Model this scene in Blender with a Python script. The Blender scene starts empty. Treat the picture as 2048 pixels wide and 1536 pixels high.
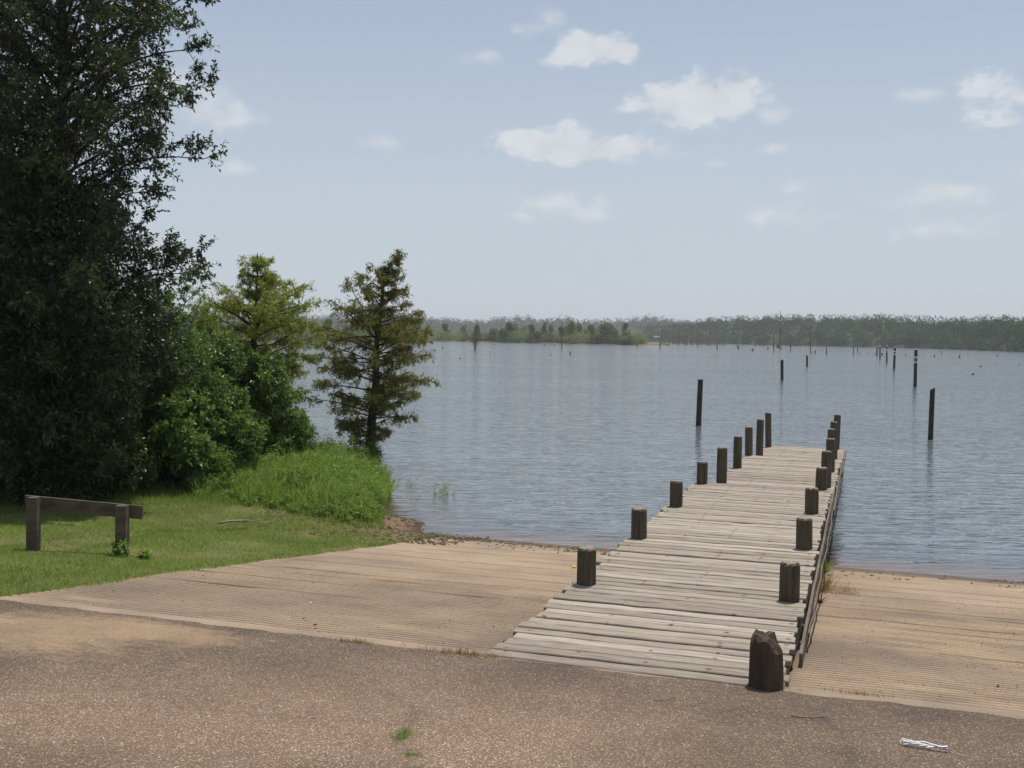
import bpy, math, random
import numpy as np

# ------------------------------------------------------------------ camera, world, sun
S = bpy.context.scene
COL = S.collection
FPX = 2150.0; PITCH = math.atan(97/2150); ROLL = math.radians(1.0); EYE = 3.4
cF = np.array([0, math.cos(PITCH), -math.sin(PITCH)])
_R0 = np.array([1.0, 0, 0]); _U0 = np.array([0, math.sin(PITCH), math.cos(PITCH)])
cR = math.cos(ROLL)*_R0 + math.sin(ROLL)*_U0
cU = -math.sin(ROLL)*_R0 + math.cos(ROLL)*_U0
from mathutils import Matrix, Vector
cam = bpy.data.cameras.new('camera'); camo = bpy.data.objects.new('camera', cam); COL.objects.link(camo)
cam.sensor_width = 36; cam.lens = FPX/2048*36; cam.clip_start = 0.05; cam.clip_end = 12000
M = Matrix(((cR[0], cU[0], -cF[0], 0), (cR[1], cU[1], -cF[1], 0), (cR[2], cU[2], -cF[2], EYE), (0, 0, 0, 1)))
camo.matrix_world = M
S.camera = camo
def ray(x, y): return cF + cR*(x-1024)/FPX + cU*(768-y)/FPX
def at_depth(x, y, Y):          # point at forward distance Y seen at photo pixel x,y
    d = ray(x, y); return np.array([0, 0, EYE]) + d*(Y/d[1])
def on_z(x, y, z):
    d = ray(x, y); return np.array([0, 0, EYE]) + d*((z-EYE)/d[2])

SUN_EL = math.radians(73); SUN_AZ = math.radians(32)      # azimuth from +Y towards +X
W = bpy.data.worlds.new('World'); S.world = W; W.use_nodes = True
sun = bpy.data.lights.new('sun', 'SUN'); suno = bpy.data.objects.new('sun', sun); COL.objects.link(suno)
sun.energy = 4.2; sun.angle = math.radians(0.53); sun.color = (1.0, 0.95, 0.87)
sd = Vector((math.sin(SUN_AZ)*math.cos(SUN_EL), math.cos(SUN_AZ)*math.cos(SUN_EL), math.sin(SUN_EL)))
suno.rotation_euler = sd.to_track_quat('Z', 'Y').to_euler()
suno.location = (0, 0, 60)
S.view_settings.view_transform = 'Standard'; S.view_settings.look = 'None'
S.view_settings.exposure = 0.0; S.view_settings.gamma = 1.0

# ---- node helper
class NT:
    def __init__(s, tree): s.t = tree; s.n = tree.nodes; s.l = tree.links
    def node(s, typ, **kw):
        nd = s.n.new(typ)
        for k, v in kw.items():
            if k == 'inp':
                for a, b in v.items():
                    if hasattr(b, 'links') or b.__class__.__name__.startswith('NodeSocket'): s.l.new(b, nd.inputs[a])
                    else: nd.inputs[a].default_value = b
            else: setattr(nd, k, v)
        return nd
    def math(s, op, a, b=None, c=None, clamp=False):
        nd = s.n.new('ShaderNodeMath'); nd.operation = op; nd.use_clamp = clamp
        for i, v in enumerate((a, b, c)):
            if v is None: continue
            if isinstance(v, (int, float)): nd.inputs[i].default_value = v
            else: s.l.new(v, nd.inputs[i])
        return nd.outputs[0]
    def vmath(s, op, a, b=None):
        nd = s.n.new('ShaderNodeVectorMath'); nd.operation = op
        for i, v in enumerate((a, b)):
            if v is None: continue
            if isinstance(v, (tuple, list)): nd.inputs[i].default_value = v
            else: s.l.new(v, nd.inputs[i])
        return nd.outputs['Value'] if op in ('LENGTH', 'DOT_PRODUCT') else nd.outputs[0]
    def noise(s, vec, scale, detail=3, rough=0.5, dist=0.0):
        nd = s.n.new('ShaderNodeTexNoise'); nd.inputs['Scale'].default_value = scale
        nd.inputs['Detail'].default_value = detail; nd.inputs['Roughness'].default_value = rough
        nd.inputs['Distortion'].default_value = dist
        if vec is not None: s.l.new(vec, nd.inputs['Vector'])
        return nd.outputs['Fac']
    def vor(s, vec, scale, feature='F1', out='Distance'):
        nd = s.n.new('ShaderNodeTexVoronoi'); nd.feature = feature; nd.inputs['Scale'].default_value = scale
        s.l.new(vec, nd.inputs['Vector']); return nd.outputs[out]
    def ramp(s, fac, a, b, lo=0.0, hi=1.0, smooth=False):
        nd = s.n.new('ShaderNodeMapRange'); nd.clamp = True
        if smooth: nd.interpolation_type = 'SMOOTHSTEP'
        nd.inputs[1].default_value = a; nd.inputs[2].default_value = b
        nd.inputs[3].default_value = lo; nd.inputs[4].default_value = hi
        s.l.new(fac, nd.inputs[0]); return nd.outputs[0]
    def mix(s, fac, a, b, mode='MIX'):
        nd = s.n.new('ShaderNodeMix'); nd.data_type = 'RGBA'; nd.blend_type = mode
        for idx, v in ((0, fac), (6, a), (7, b)):
            if isinstance(v, (int, float)): nd.inputs[idx].default_value = v
            elif isinstance(v, (tuple, list)): nd.inputs[idx].default_value = (*v[:3], 1)
            else: s.l.new(v, nd.inputs[idx])
        return nd.outputs[2]
    def scale_vec(s, vec, sc, rot=(0, 0, 0)):
        nd = s.n.new('ShaderNodeMapping'); nd.inputs['Scale'].default_value = sc
        nd.inputs['Rotation'].default_value = rot; s.l.new(vec, nd.inputs['Vector']); return nd.outputs[0]

# ---- sky with procedural clouds
w = NT(W.node_tree); w.n.clear()
sky = w.node('ShaderNodeTexSky', sky_type='NISHITA', sun_disc=False, sun_elevation=SUN_EL, sun_rotation=SUN_AZ,
             altitude=0, air_density=1.0, dust_density=1.2, ozone_density=1.5)
tc = w.node('ShaderNodeTexCoord'); gv = tc.outputs['Generated']
sep = w.node('ShaderNodeSeparateXYZ'); w.l.new(gv, sep.inputs[0])
az = w.math('ARCTAN2', sep.outputs[0], sep.outputs[1]); el = w.math('ARCSINE', sep.outputs[2])
nz = w.noise(w.scale_vec(gv, (1, 1, 1.6)), 30, 7, 0.58, 0.2)
nz2 = w.noise(w.scale_vec(gv, (1, 1, 1.5)), 75, 4, 0.6)
comb = w.node('ShaderNodeCombineXYZ', inp={0: az, 1: el, 2: 0.0}).outputs[0]
wob = w.noise(gv, 14, 3, 0.5)
def cloud_field(lst):
    cur = None
    for px, py, rx, ry, wt in lst:
        d = ray(px, py); d = d/np.linalg.norm(d)
        a0 = math.atan2(d[0], d[1]); e0 = math.asin(d[2])
        v = w.vmath('SUBTRACT', comb, (a0, e0, 0)); v = w.vmath('MULTIPLY', v, (FPX/rx, FPX/ry, 0))
        f = w.math('MULTIPLY_ADD', w.vmath('LENGTH', v), -wt, wt)
        cur = f if cur is None else w.math('MAXIMUM', cur, f)
    return cur
strong = [(1155, 92, 55, 34, 1), (1195, 100, 80, 32, 1), (1250, 100, 42, 28, 1), (1115, 118, 40, 18, .8),
          (1400, 200, 105, 52, 1), (1465, 190, 75, 50, 1), (1330, 205, 80, 38, .9), (1290, 212, 50, 22, .8), (1385, 228, 80, 28, .8),
          (1150, 285, 60, 40, 1), (1090, 290, 95, 34, 1), (1200, 298, 100, 32, 1), (1030, 272, 45, 18, .9), (1265, 300, 60, 28, .7), (1140, 312, 110, 22, .8),
          (1948, 180, 40, 26, .62), (2012, 180, 44, 24, .62), (2060, 192, 50, 24, .6), (2030, 246, 58, 30, .52)]
faint = [(1110, 412, 95, 26, .9), (1160, 425, 60, 18, .7), (1610, 375, 58, 18, .8), (1570, 430, 80, 20, .5), (1440, 330, 30, 11, .7), (1550, 228, 34, 18, .8),
         (1885, 382, 75, 24, .85), (1850, 398, 80, 18, .6), (1890, 465, 90, 22, .45), (1550, 296, 26, 10, .55),
         (1845, 190, 55, 14, .7), (1070, 58, 50, 14, .6), (1098, 40, 28, 14, .5), (965, 115, 45, 15, .55), (430, 228, 70, 36, 1), (465, 240, 55, 22, .8),
         (470, 338, 48, 14, .6), (770, 287, 32, 14, .6), (1315, 305, 40, 26, .55), (1040, 430, 50, 14, .45), (340, 160, 120, 30, .5), (2200, 350, 120, 40, .9), (-300, 200, 200, 60, .9), (2500, 150, 200, 60, 1)]
nn = w.math('MULTIPLY_ADD', nz, 2.3, -1.12)
nn = w.math('ADD', nn, w.math('MULTIPLY_ADD', nz2, 0.5, -0.25))
m1 = w.ramp(w.math('ADD', cloud_field(strong), nn), -0.08, 0.58, 0, 0.84, True)
m2 = w.ramp(w.math('ADD', cloud_field(faint), nn), -0.25, 0.95, 0, 0.66, True)
mask = w.math('MAXIMUM', m1, m2)
puff = w.ramp(nz, 0.35, 0.65, 0.92, 1.04)
skyc = w.mix(w.ramp(el, 0.0, 0.40, 0.90, 0.36, True), sky.outputs[0], (5.65, 6.25, 7.0))
ccol = w.vmath('MULTIPLY', w.node('ShaderNodeCombineXYZ', inp={0: puff, 1: puff, 2: puff}).outputs[0], (7.1, 7.35, 7.7))
skyc = w.mix(mask, skyc, ccol)
bg = w.node('ShaderNodeBackground', inp={'Color': skyc, 'Strength': 0.1})
out = w.node('ShaderNodeOutputWorld'); w.l.new(bg.outputs[0], out.inputs[0])

# ------------------------------------------------------------------ helpers
RNG = np.random.default_rng(7); random.seed(7)
def tag(o, label=None, cat=None, group=None, kind=None):
    if label: o['label'] = label
    if cat: o['category'] = cat
    if group: o['group'] = group
    if kind: o['kind'] = kind
    return o
def empty(name, loc=(0, 0, 0), rz=0.0, label=None, cat=None, group=None):
    o = bpy.data.objects.new(name, None); COL.objects.link(o); o.empty_display_size = 0.1
    o.location = tuple(float(v) for v in loc); o.rotation_euler = (0, 0, rz); return tag(o, label, cat, group)
def mesh_np(name, V, Fs, mat, parent=None, smooth=False, fattr=None, vattr=None, mats=None, midx=None):
    V = np.asarray(V, dtype=np.float32)
    if not isinstance(Fs, (list, tuple)): Fs = [Fs]
    Fs = [np.asarray(f, dtype=np.int32) for f in Fs if len(f)]
    me = bpy.data.meshes.new(name)
    loops = np.concatenate([f.ravel() for f in Fs]); tot = np.concatenate([np.full(len(f), f.shape[1], np.int32) for f in Fs])
    st = np.concatenate([[0], np.cumsum(tot)[:-1]]).astype(np.int32)
    me.vertices.add(len(V)); me.vertices.foreach_set('co', V.ravel())
    me.loops.add(len(loops)); me.loops.foreach_set('vertex_index', loops)
    me.polygons.add(len(tot)); me.polygons.foreach_set('loop_start', st)
    try: me.polygons.foreach_set('loop_total', tot)
    except Exception: pass
    me.polygons.foreach_set('use_smooth', np.full(len(tot), bool(smooth)))
    if mats:
        for m in mats: me.materials.append(m)
        me.polygons.foreach_set('material_index', np.asarray(midx, np.int32))
    elif mat: me.materials.append(mat)
    me.update(calc_edges=True)
    for k, a in (fattr or {}).items():
        at = me.attributes.new(k, 'FLOAT', 'FACE'); at.data.foreach_set('value', np.asarray(a, np.float32))
    for k, a in (vattr or {}).items():
        at = me.attributes.new(k, 'FLOAT', 'POINT'); at.data.foreach_set('value', np.asarray(a, np.float32))
    o = bpy.data.objects.new(name, me); COL.objects.link(o)
    if parent is not None: o.parent = parent
    return o
def norm(a): return a/np.maximum(np.linalg.norm(a, axis=-1, keepdims=True), 1e-9)
class Acc:                                # collects quads / tris of one mesh
    def __init__(s): s.V = []; s.Q = []; s.T = []; s.n = 0; s.aq = []; s.at = []
    def add(s, V, Q=None, T=None, a=0.5):
        V = np.asarray(V, float).reshape(-1, 3); s.V.append(V)
        if Q is not None and len(Q): s.Q.append(np.asarray(Q, int)+s.n); s.aq.append(np.broadcast_to(a, (len(Q),)))
        if T is not None and len(T): s.T.append(np.asarray(T, int)+s.n); s.at.append(np.broadcast_to(a, (len(T),)))
        s.n += len(V)
    def build(s, name, mat, parent=None, smooth=False):
        V = np.concatenate(s.V); Fs = []; at = []
        if s.Q: Fs.append(np.concatenate(s.Q)); at += s.aq
        if s.T: Fs.append(np.concatenate(s.T)); at += s.at
        return mesh_np(name, V, Fs, mat, parent, smooth, fattr={'rnd': np.concatenate(at)})
    def tube(s, P, R, sides=7, cap=True, a=0.5):
        P = np.asarray(P, float); n = len(P); R = np.broadcast_to(R, (n,))
        T = norm(np.gradient(P, axis=0)); ref = np.array([0.31, 0.17, 0.93]) if abs(T[0, 2]) < .8 else np.array([1.0, .2, .1])
        A = norm(np.cross(T, ref)); B = np.cross(T, A)
        th = np.arange(sides)*2*math.pi/sides
        V = P[:, None] + R[:, None, None]*(np.cos(th)[None, :, None]*A[:, None]+np.sin(th)[None, :, None]*B[:, None])
        i = np.arange(n-1)[:, None]*sides; j = np.arange(sides)[None]; k = (j+1) % sides
        Q = np.stack([i+j, i+k, i+sides+k, i+sides+j], -1).reshape(-1, 4)
        V = V.reshape(-1, 3); Tt = None
        if cap:
            V = np.concatenate([V, P[-1:], P[:1]]); c = n*sides
            Tt = [[(n-1)*sides+q, (n-1)*sides+(q+1) % sides, c] for q in range(sides)] + [[(q+1) % sides, q, c+1] for q in range(sides)]
        s.add(V, Q, Tt, a)
    def sticks(s, P0, P1, r0, r1, a=0.5):      # many 3-sided twigs at once
        P0 = np.asarray(P0, float); P1 = np.asarray(P1, float); N = len(P0)
        if N == 0: return
        T = norm(P1-P0); A = norm(np.cross(T, np.array([0.3, 0.5, 0.81]))); B = np.cross(T, A)
        r0 = np.broadcast_to(r0, (N,)); r1 = np.broadcast_to(r1, (N,))
        V = np.zeros((N, 6, 3))
        for q in range(3):
            c, sn = math.cos(q*2.0944), math.sin(q*2.0944); o = c*A+sn*B
            V[:, q] = P0+o*r0[:, None]; V[:, q+3] = P1+o*r1[:, None]
        b = np.arange(N)[:, None]*6
        Q = np.concatenate([b+np.array([[q, (q+1) % 3, 3+(q+1) % 3, 3+q]]) for q in range(3)])
        s.add(V.reshape(-1, 3), Q, None, a)
    def box(s, lo, hi, a=0.5, jit=0.0):
        x0, y0, z0 = lo; x1, y1, z1 = hi
        V = np.array([[x0, y0, z0], [x1, y0, z0], [x1, y1, z0], [x0, y1, z0], [x0, y0, z1], [x1, y0, z1], [x1, y1, z1], [x0, y1, z1]], float)
        if jit: V += RNG.normal(0, jit, V.shape)
        s.add(V, [[0, 3, 2, 1], [4, 5, 6, 7], [0, 1, 5, 4], [1, 2, 6, 5], [2, 3, 7, 6], [3, 0, 4, 7]], None, a)
    def leaves(s, C, D, L, Wd, a, flat=0.5, rng=RNG, droop=0.15):
        C = np.asarray(C, float); N = len(C)
        if N == 0: return
        D = norm(np.asarray(D, float)); up = rng.normal(0, 1, (N, 3))*(1-flat)+np.array([0, 0, 1])*flat
        Sd = norm(np.cross(D, up)); L = np.broadcast_to(L, (N,))[:, None]; Wd = np.broadcast_to(Wd, (N,))[:, None]
        V = np.zeros((N, 4, 3)); mid = C+D*L*0.55
        V[:, 0] = C; V[:, 1] = mid+Sd*Wd/2; V[:, 2] = C+D*L+np.array([0, 0, -1])*L*droop; V[:, 3] = mid-Sd*Wd/2
        Q = np.arange(N*4).reshape(N, 4)
        s.add(V.reshape(-1, 3), Q, None, a)
# value noise in numpy
_tab = np.random.default_rng(3).random((256, 256))
def vnoise(x, y):
    x = np.asarray(x, float); y = np.asarray(y, float)
    xi = np.floor(x).astype(int); yi = np.floor(y).astype(int); fx = x-xi; fy = y-yi
    fx = fx*fx*(3-2*fx); fy = fy*fy*(3-2*fy)
    g = lambda a, b: _tab[a & 255, b & 255]
    return (g(xi, yi)*(1-fx)+g(xi+1, yi)*fx)*(1-fy)+(g(xi, yi+1)*(1-fx)+g(xi+1, yi+1)*fx)*fy
def fbm(x, y, o=4):
    r = 0; a = 0.5; t = 0
    for k in range(o): r = r+a*vnoise(x*2**k+17*k, y*2**k+31*k); t += a; a *= 0.5
    return r/t
def sstep(a, b, x): t = np.clip((x-a)/(b-a), 0, 1); return t*t*(3-2*t)

# ------------------------------------------------------------------ materials
def mat(name):
    m = bpy.data.materials.new(name); m.use_nodes = True; t = NT(m.node_tree); t.n.clear()
    o = t.node('ShaderNodeOutputMaterial'); return m, t, o
def principled(t, o, col, rough=0.9, spec=0.3, bump=None, bstr=0.5, bdist=0.01):
    p = t.node('ShaderNodeBsdfPrincipled')
    if isinstance(col, tuple): p.inputs['Base Color'].default_value = (*col[:3], 1)
    else: t.l.new(col, p.inputs['Base Color'])
    if isinstance(rough, (int, float)): p.inputs['Roughness'].default_value = rough
    else: t.l.new(rough, p.inputs['Roughness'])
    p.inputs['Specular IOR Level'].default_value = spec
    if bump is not None:
        b = t.node('ShaderNodeBump'); b.inputs['Strength'].default_value = bstr; b.inputs['Distance'].default_value = bdist
        t.l.new(bump, b.inputs['Height']); t.l.new(b.outputs[0], p.inputs['Normal'])
    t.l.new(p.outputs[0], o.inputs['Surface']); return p
def attr(t, name): return t.node('ShaderNodeAttribute', attribute_name=name).outputs['Fac']
def obj(t): return t.node('ShaderNodeTexCoord').outputs['Object']
def leaf_mat(name, a, b, trans=0.35, tcol=None, rough=0.42, spec=0.5):
    m, t, o = mat(name); r = attr(t, 'rnd')
    col = t.mix(r, a, b); p = principled(t, o, col, rough, spec)
    tr = t.node('ShaderNodeBsdfTranslucent')
    tc_ = t.mix(0.5, col, tcol or (b[0]*1.6, b[1]*1.8, b[2]*0.8)); t.l.new(tc_, tr.inputs[0])
    mx = t.node('ShaderNodeMixShader'); mx.inputs[0].default_value = trans
    t.l.new(p.outputs[0], mx.inputs[1]); t.l.new(tr.outputs[0], mx.inputs[2]); t.l.new(mx.outputs[0], o.inputs['Surface'])
    return m
def simple_mat(name, c1, c2, scale=20, stretch=(1, 1, 1), rough=0.9, bstr=0.4, bdist=0.004, spec=0.25):
    m, t, o = mat(name); v = t.scale_vec(obj(t), stretch)
    n = t.noise(v, scale, 4, 0.6); r = attr(t, 'rnd')
    col = t.mix(t.ramp(n, 0.3, 0.7), c1, c2); col = t.mix(t.math('MULTIPLY', r, 0.5), col, tuple(0.5*q for q in c2))
    principled(t, o, col, rough, spec, n, bstr, bdist); return m

OAKL = leaf_mat('oak_leaf', (0.009, 0.019, 0.006), (0.120, 0.165, 0.050), 0.24, (0.10, 0.15, 0.03), rough=0.38)  # low end darkened to paint crown shade; bright end stands for sunlit clumps
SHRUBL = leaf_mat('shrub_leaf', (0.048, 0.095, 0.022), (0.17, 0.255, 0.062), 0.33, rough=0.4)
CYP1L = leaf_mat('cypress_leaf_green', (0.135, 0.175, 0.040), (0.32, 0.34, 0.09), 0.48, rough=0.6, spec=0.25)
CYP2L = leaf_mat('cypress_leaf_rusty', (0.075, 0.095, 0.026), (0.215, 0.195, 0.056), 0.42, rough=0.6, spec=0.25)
WEEDL = leaf_mat('weed_leaf', (0.085, 0.150, 0.034), (0.30, 0.40, 0.105), 0.36, rough=0.5, spec=0.35)
LIMEL = leaf_mat('lime_leaf', (0.10, 0.16, 0.035), (0.20, 0.26, 0.07), 0.4, rough=0.5, spec=0.3)
GRASSM = leaf_mat('grass_blade', (0.080, 0.140, 0.030), (0.27, 0.34, 0.090), 0.4, rough=0.6, spec=0.2)
DRYM = leaf_mat('dry_grass', (0.20, 0.115, 0.055), (0.44, 0.29, 0.155), 0.2, rough=0.8, spec=0.1)
FARL = leaf_mat('distant_leaf', (0.035, 0.068, 0.022), (0.140, 0.180, 0.058), 0.25, rough=0.7, spec=0.15)
FARY = leaf_mat('distant_leaf_pale', (0.090, 0.125, 0.042), (0.25, 0.28, 0.10), 0.25, rough=0.7, spec=0.15)
FARR = leaf_mat('distant_leaf_rusty', (0.075, 0.070, 0.035), (0.15, 0.12, 0.06), 0.25, rough=0.7, spec=0.15)
FORL = leaf_mat('forest_leaf', (0.010, 0.038, 0.018), (0.082, 0.140, 0.058), 0.06, rough=0.9, spec=0.02)
BARK = simple_mat('bark', (0.022, 0.018, 0.014), (0.06, 0.05, 0.04), 8, (1, 1, .25))
BARKP = simple_mat('pale_bark', (0.22, 0.20, 0.17), (0.42, 0.39, 0.34), 8, (1, 1, .3))
SNAG = simple_mat('snag_wood', (0.05, 0.042, 0.036), (0.13, 0.115, 0.10), 3, (1, 1, .2))
SNAGB = simple_mat('snag_brown', (0.11, 0.085, 0.06), (0.22, 0.18, 0.13), 2, (1, 1, .2))

def ground_mat():
    m, t, o = mat('soil_and_turf'); v = obj(t)
    g = attr(t, 'green'); n = t.noise(v, 1.6, 5, 0.6); n2 = t.noise(v, 40, 3, 0.6)
    soil = t.mix(n2, (0.10, 0.062, 0.036), (0.24, 0.165, 0.105))
    turf = t.mix(n, (0.075, 0.085, 0.026), (0.17, 0.16, 0.055))
    turf = t.mix(t.ramp(t.noise(v, 3.3, 4, 0.7), 0.55, 0.72), turf, (0.16, 0.105, 0.06))
    col = t.mix(g, soil, turf)
    zz = t.node('ShaderNodeSeparateXYZ'); t.l.new(v, zz.inputs[0])
    wet = t.ramp(zz.outputs[2], 0.005, 0.09, 0.42, 1.0, True)
    wv = t.node('ShaderNodeCombineXYZ', inp={0: wet, 1: wet, 2: wet}).outputs[0]
    col = t.mix(1.0, col, wv, 'MULTIPLY')
    principled(t, o, col, 0.9, 0.2, n2, 0.8, 0.02); return m
def asphalt_mat():
    m, t, o = mat('worn_asphalt'); v = obj(t)
    big = t.noise(v, 0.55, 4, 0.6); mid = t.noise(v, 3.5, 4, 0.65); fine = t.noise(v, 90, 3, 0.7)
    base = t.mix(t.ramp(fine, 0.3, 0.75), (0.095, 0.062, 0.043), (0.26, 0.178, 0.118))
    # sandy pale wear, where drifts of sand lie (attribute)
    sd_ = attr(t, 'sand'); sn = t.noise(t.scale_vec(v, (1, 2.2, 1)), 5, 12, 0.85)
    wr = attr(t, 'wear'); base = t.mix(t.ramp(t.math('ADD', wr, t.math('MULTIPLY', mid, 0.5)), 0.30, 1.20, 0.75, 0.0), base, (0.085, 0.064, 0.049))
    sm = t.math('MULTIPLY', t.ramp(t.math('ADD', sd_, t.math('MULTIPLY', sn, 1.6)), 1.00, 1.36), 0.68)
    base = t.mix(sm, base, t.mix(fine, (0.30, 0.19, 0.11), (0.58, 0.42, 0.26)))
    vn = t.node('ShaderNodeTexVoronoi'); vn.inputs['Scale'].default_value = 85; t.l.new(v, vn.inputs['Vector'])
    sepc = t.node('ShaderNodeSeparateColor'); t.l.new(vn.outputs['Color'], sepc.inputs[0])
    core = t.ramp(vn.outputs['Distance'], 0.30, 0.48, 1, 0)
    st = t.mix(sepc.outputs[0], (0.25, 0.14, 0.085), (0.56, 0.43, 0.29))
    st = t.mix(t.ramp(sepc.outputs[2], 0.965, 0.985), st, (0.72, 0.68, 0.62))
    vn2 = t.node('ShaderNodeTexVoronoi'); vn2.inputs['Scale'].default_value = 42; t.l.new(v, vn2.inputs['Vector'])
    sep2 = t.node('ShaderNodeSeparateColor'); t.l.new(vn2.outputs['Color'], sep2.inputs[0])
    core2 = t.math('MULTIPLY', t.ramp(vn2.outputs['Distance'], 0.28, 0.42, 1, 0), t.ramp(sep2.outputs[1], 0.60, 0.66))
    st2 = t.mix(sep2.outputs[0], (0.12, 0.075, 0.05), (0.52, 0.40, 0.28))
    # how much stone shows: worn patches expose more
    s = t.math('ADD', t.math('MULTIPLY', big, 0.75), t.math('MULTIPLY', mid, 0.45))
    expose = t.math('MULTIPLY', t.ramp(s, 0.42, 0.80, 0.35, 1.0), t.math('MULTIPLY_ADD', wr, 0.75, 0.35))
    k = t.math('MULTIPLY', core, t.ramp(t.math('ADD', sepc.outputs[1], expose), 0.78, 1.0))
    col = t.mix(k, base, st); col = t.mix(t.math('MULTIPLY', core2, t.math('MULTIPLY_ADD', wr, 0.6, 0.4)), col, st2)
    ck = attr(t, 'crack'); col = t.mix(ck, col, (0.035, 0.03, 0.025))
    tone = t.ramp(big, 0.35, 0.65, 0.68, 1.08); tv = t.node('ShaderNodeCombineXYZ', inp={0: tone, 1: tone, 2: tone}).outputs[0]
    col = t.mix(1.0, col, tv, 'MULTIPLY')
    h = t.math('ADD', t.math('MULTIPLY', core, 0.5), t.math('ADD', t.math('MULTIPLY', fine, 0.8), t.math('MULTIPLY', core2, 0.8)))
    principled(t, o, col, 0.85, 0.3, h, 0.9, 0.006); return m
def ramp_mat():
    m, t, o = mat('grooved_concrete'); v = obj(t)
    gr = attr(t, 'groove'); sa = attr(t, 'sand')
    big = t.noise(v, 0.7, 5, 0.6); fine = t.noise(v, 110, 3, 0.7); mid = t.noise(t.scale_vec(v, (1, 3, 1)), 5, 5, 0.7)
    col = t.mix(t.ramp(mid, 0.3, 0.7), (0.285, 0.212, 0.148), (0.44, 0.335, 0.235))
    grey = t.ramp(t.math('ADD', big, t.math('MULTIPLY', mid, 0.5)), 0.66, 0.88)
    col = t.mix(t.math('MULTIPLY', grey, 0.75), col, (0.180, 0.142, 0.115))
    col = t.mix(t.math('MULTIPLY', sa, 0.7), col, (0.46, 0.33, 0.205))
    vn = t.node('ShaderNodeTexVoronoi'); vn.inputs['Scale'].default_value = 60; t.l.new(v, vn.inputs['Vector'])
    sepc = t.node('ShaderNodeSeparateColor'); t.l.new(vn.outputs['Color'], sepc.inputs[0])
    core = t.ramp(vn.outputs['Distance'], 0.25, 0.42, 1, 0)
    pk = t.math('MULTIPLY', core, t.ramp(sepc.outputs[1], 0.70, 0.74))
    col = t.mix(pk, col, t.mix(sepc.outputs[0], (0.12, 0.085, 0.06), (0.50, 0.41, 0.32)))
    col = t.mix(t.math('MULTIPLY', t.ramp(fine, 0.35, 0.65), 0.35), col, (0.20, 0.14, 0.09))
    col = t.mix(t.math('MULTIPLY', gr, 0.98), col, (0.036, 0.022, 0.014))
    zz = t.node('ShaderNodeSeparateXYZ'); t.l.new(v, zz.inputs[0])
    zw = t.math('ADD', zz.outputs[2], t.math('MULTIPLY_ADD', mid, 0.08, -0.04))
    wet = t.ramp(zw, 0.035, 0.095, 0.40, 1.0, True)
    wv = t.node('ShaderNodeCombineXYZ', inp={0: wet, 1: wet, 2: wet}).outputs[0]
    col = t.mix(1.0, col, wv, 'MULTIPLY')
    col = t.mix(t.ramp(zz.outputs[2], -0.02, -0.10), col, (0.20, 0.115, 0.06))
    principled(t, o, col, 0.9, 0.25, t.math('ADD', fine, pk), 0.7, 0.005); return m
def deck_mat():
    m, t, o = mat('weathered_planks'); v = obj(t); r = attr(t, 'rnd')
    off = t.node('ShaderNodeCombineXYZ', inp={0: t.math('MULTIPLY', r, 37.0), 1: 0.0, 2: t.math('MULTIPLY', r, 11.0)}).outputs[0]
    vv = t.vmath('ADD', v, off)
    g1 = t.noise(t.scale_vec(vv, (1.6, 38, 38)), 1.0, 5, 0.65); g2 = t.noise(t.scale_vec(vv, (5, 170, 170)), 1.0, 3, 0.6)
    bl = t.noise(vv, 2.2, 4, 0.6)
    a = t.mix(r, (0.225, 0.185, 0.142), (0.475, 0.41, 0.325))
    col = t.mix(t.ramp(g1, 0.30, 0.68), t.mix(0.72, a, (0.105, 0.075, 0.052)), a)
    col = t.mix(t.math('MULTIPLY', t.ramp(g2, 0.45, 0.7), 0.45), col, (0.58, 0.54, 0.48))
    col = t.mix(t.ramp(g1, 0.345, 0.265), col, (0.05, 0.035, 0.025))
    sx = t.node('ShaderNodeSeparateXYZ'); t.l.new(v, sx.inputs[0]); ln_ = None
    for xx in (0.06, 0.57, 1.07, 1.52, 1.99):
        q_ = t.ramp(t.math('ABSOLUTE', t.math('SUBTRACT', sx.outputs[0], xx)), 0.012, 0.030, 1, 0); ln_ = q_ if ln_ is None else t.math('MAXIMUM', ln_, q_)
    sp_ = t.ramp(t.vor(t.scale_vec(v, (0.6, 1, 1)), 14), 0.22, 0.36, 1, 0)
    col = t.mix(t.math('MULTIPLY', t.math('MULTIPLY', ln_, sp_), 0.8), col, (0.06, 0.035, 0.022))
    col = t.mix(t.math('MULTIPLY', t.ramp(bl, 0.52, 0.75), 0.45), col, (0.28, 0.25, 0.165))
    h = t.math('ADD', g1, t.math('MULTIPLY', g2, 0.4))
    principled(t, o, col, 0.85, 0.25, h, 0.8, 0.006); return m
def piling_mat():
    m, t, o = mat('treated_piling'); v = obj(t)
    g = t.noise(t.scale_vec(v, (30, 30, 3)), 1.0, 4, 0.6); b = t.noise(v, 5, 4, 0.6)
    nrm = t.node('ShaderNodeNewGeometry'); sp = t.node('ShaderNodeSeparateXYZ'); t.l.new(nrm.outputs['True Normal'], sp.inputs[0])
    side = t.mix(t.ramp(g, 0.3, 0.7), (0.052, 0.041, 0.028), (0.135, 0.108, 0.075))
    side = t.mix(t.math('MULTIPLY', t.ramp(b, 0.45, 0.7), 0.45), side, (0.060, 0.062, 0.034))
    n3 = t.noise(v, 45, 4, 0.7)
    top = t.mix(t.ramp(n3, 0.35, 0.65), (0.15, 0.12, 0.095), (0.33, 0.28, 0.225))  # greyish cut tops, lightened further to put a sunlit look into the colour
    col = t.mix(t.ramp(sp.outputs[2], 0.35, 0.75), side, top)
    principled(t, o, col, 0.85, 0.25, t.math('ADD', g, t.math('MULTIPLY', n3, 0.4)), 0.7, 0.008); return m
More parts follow.
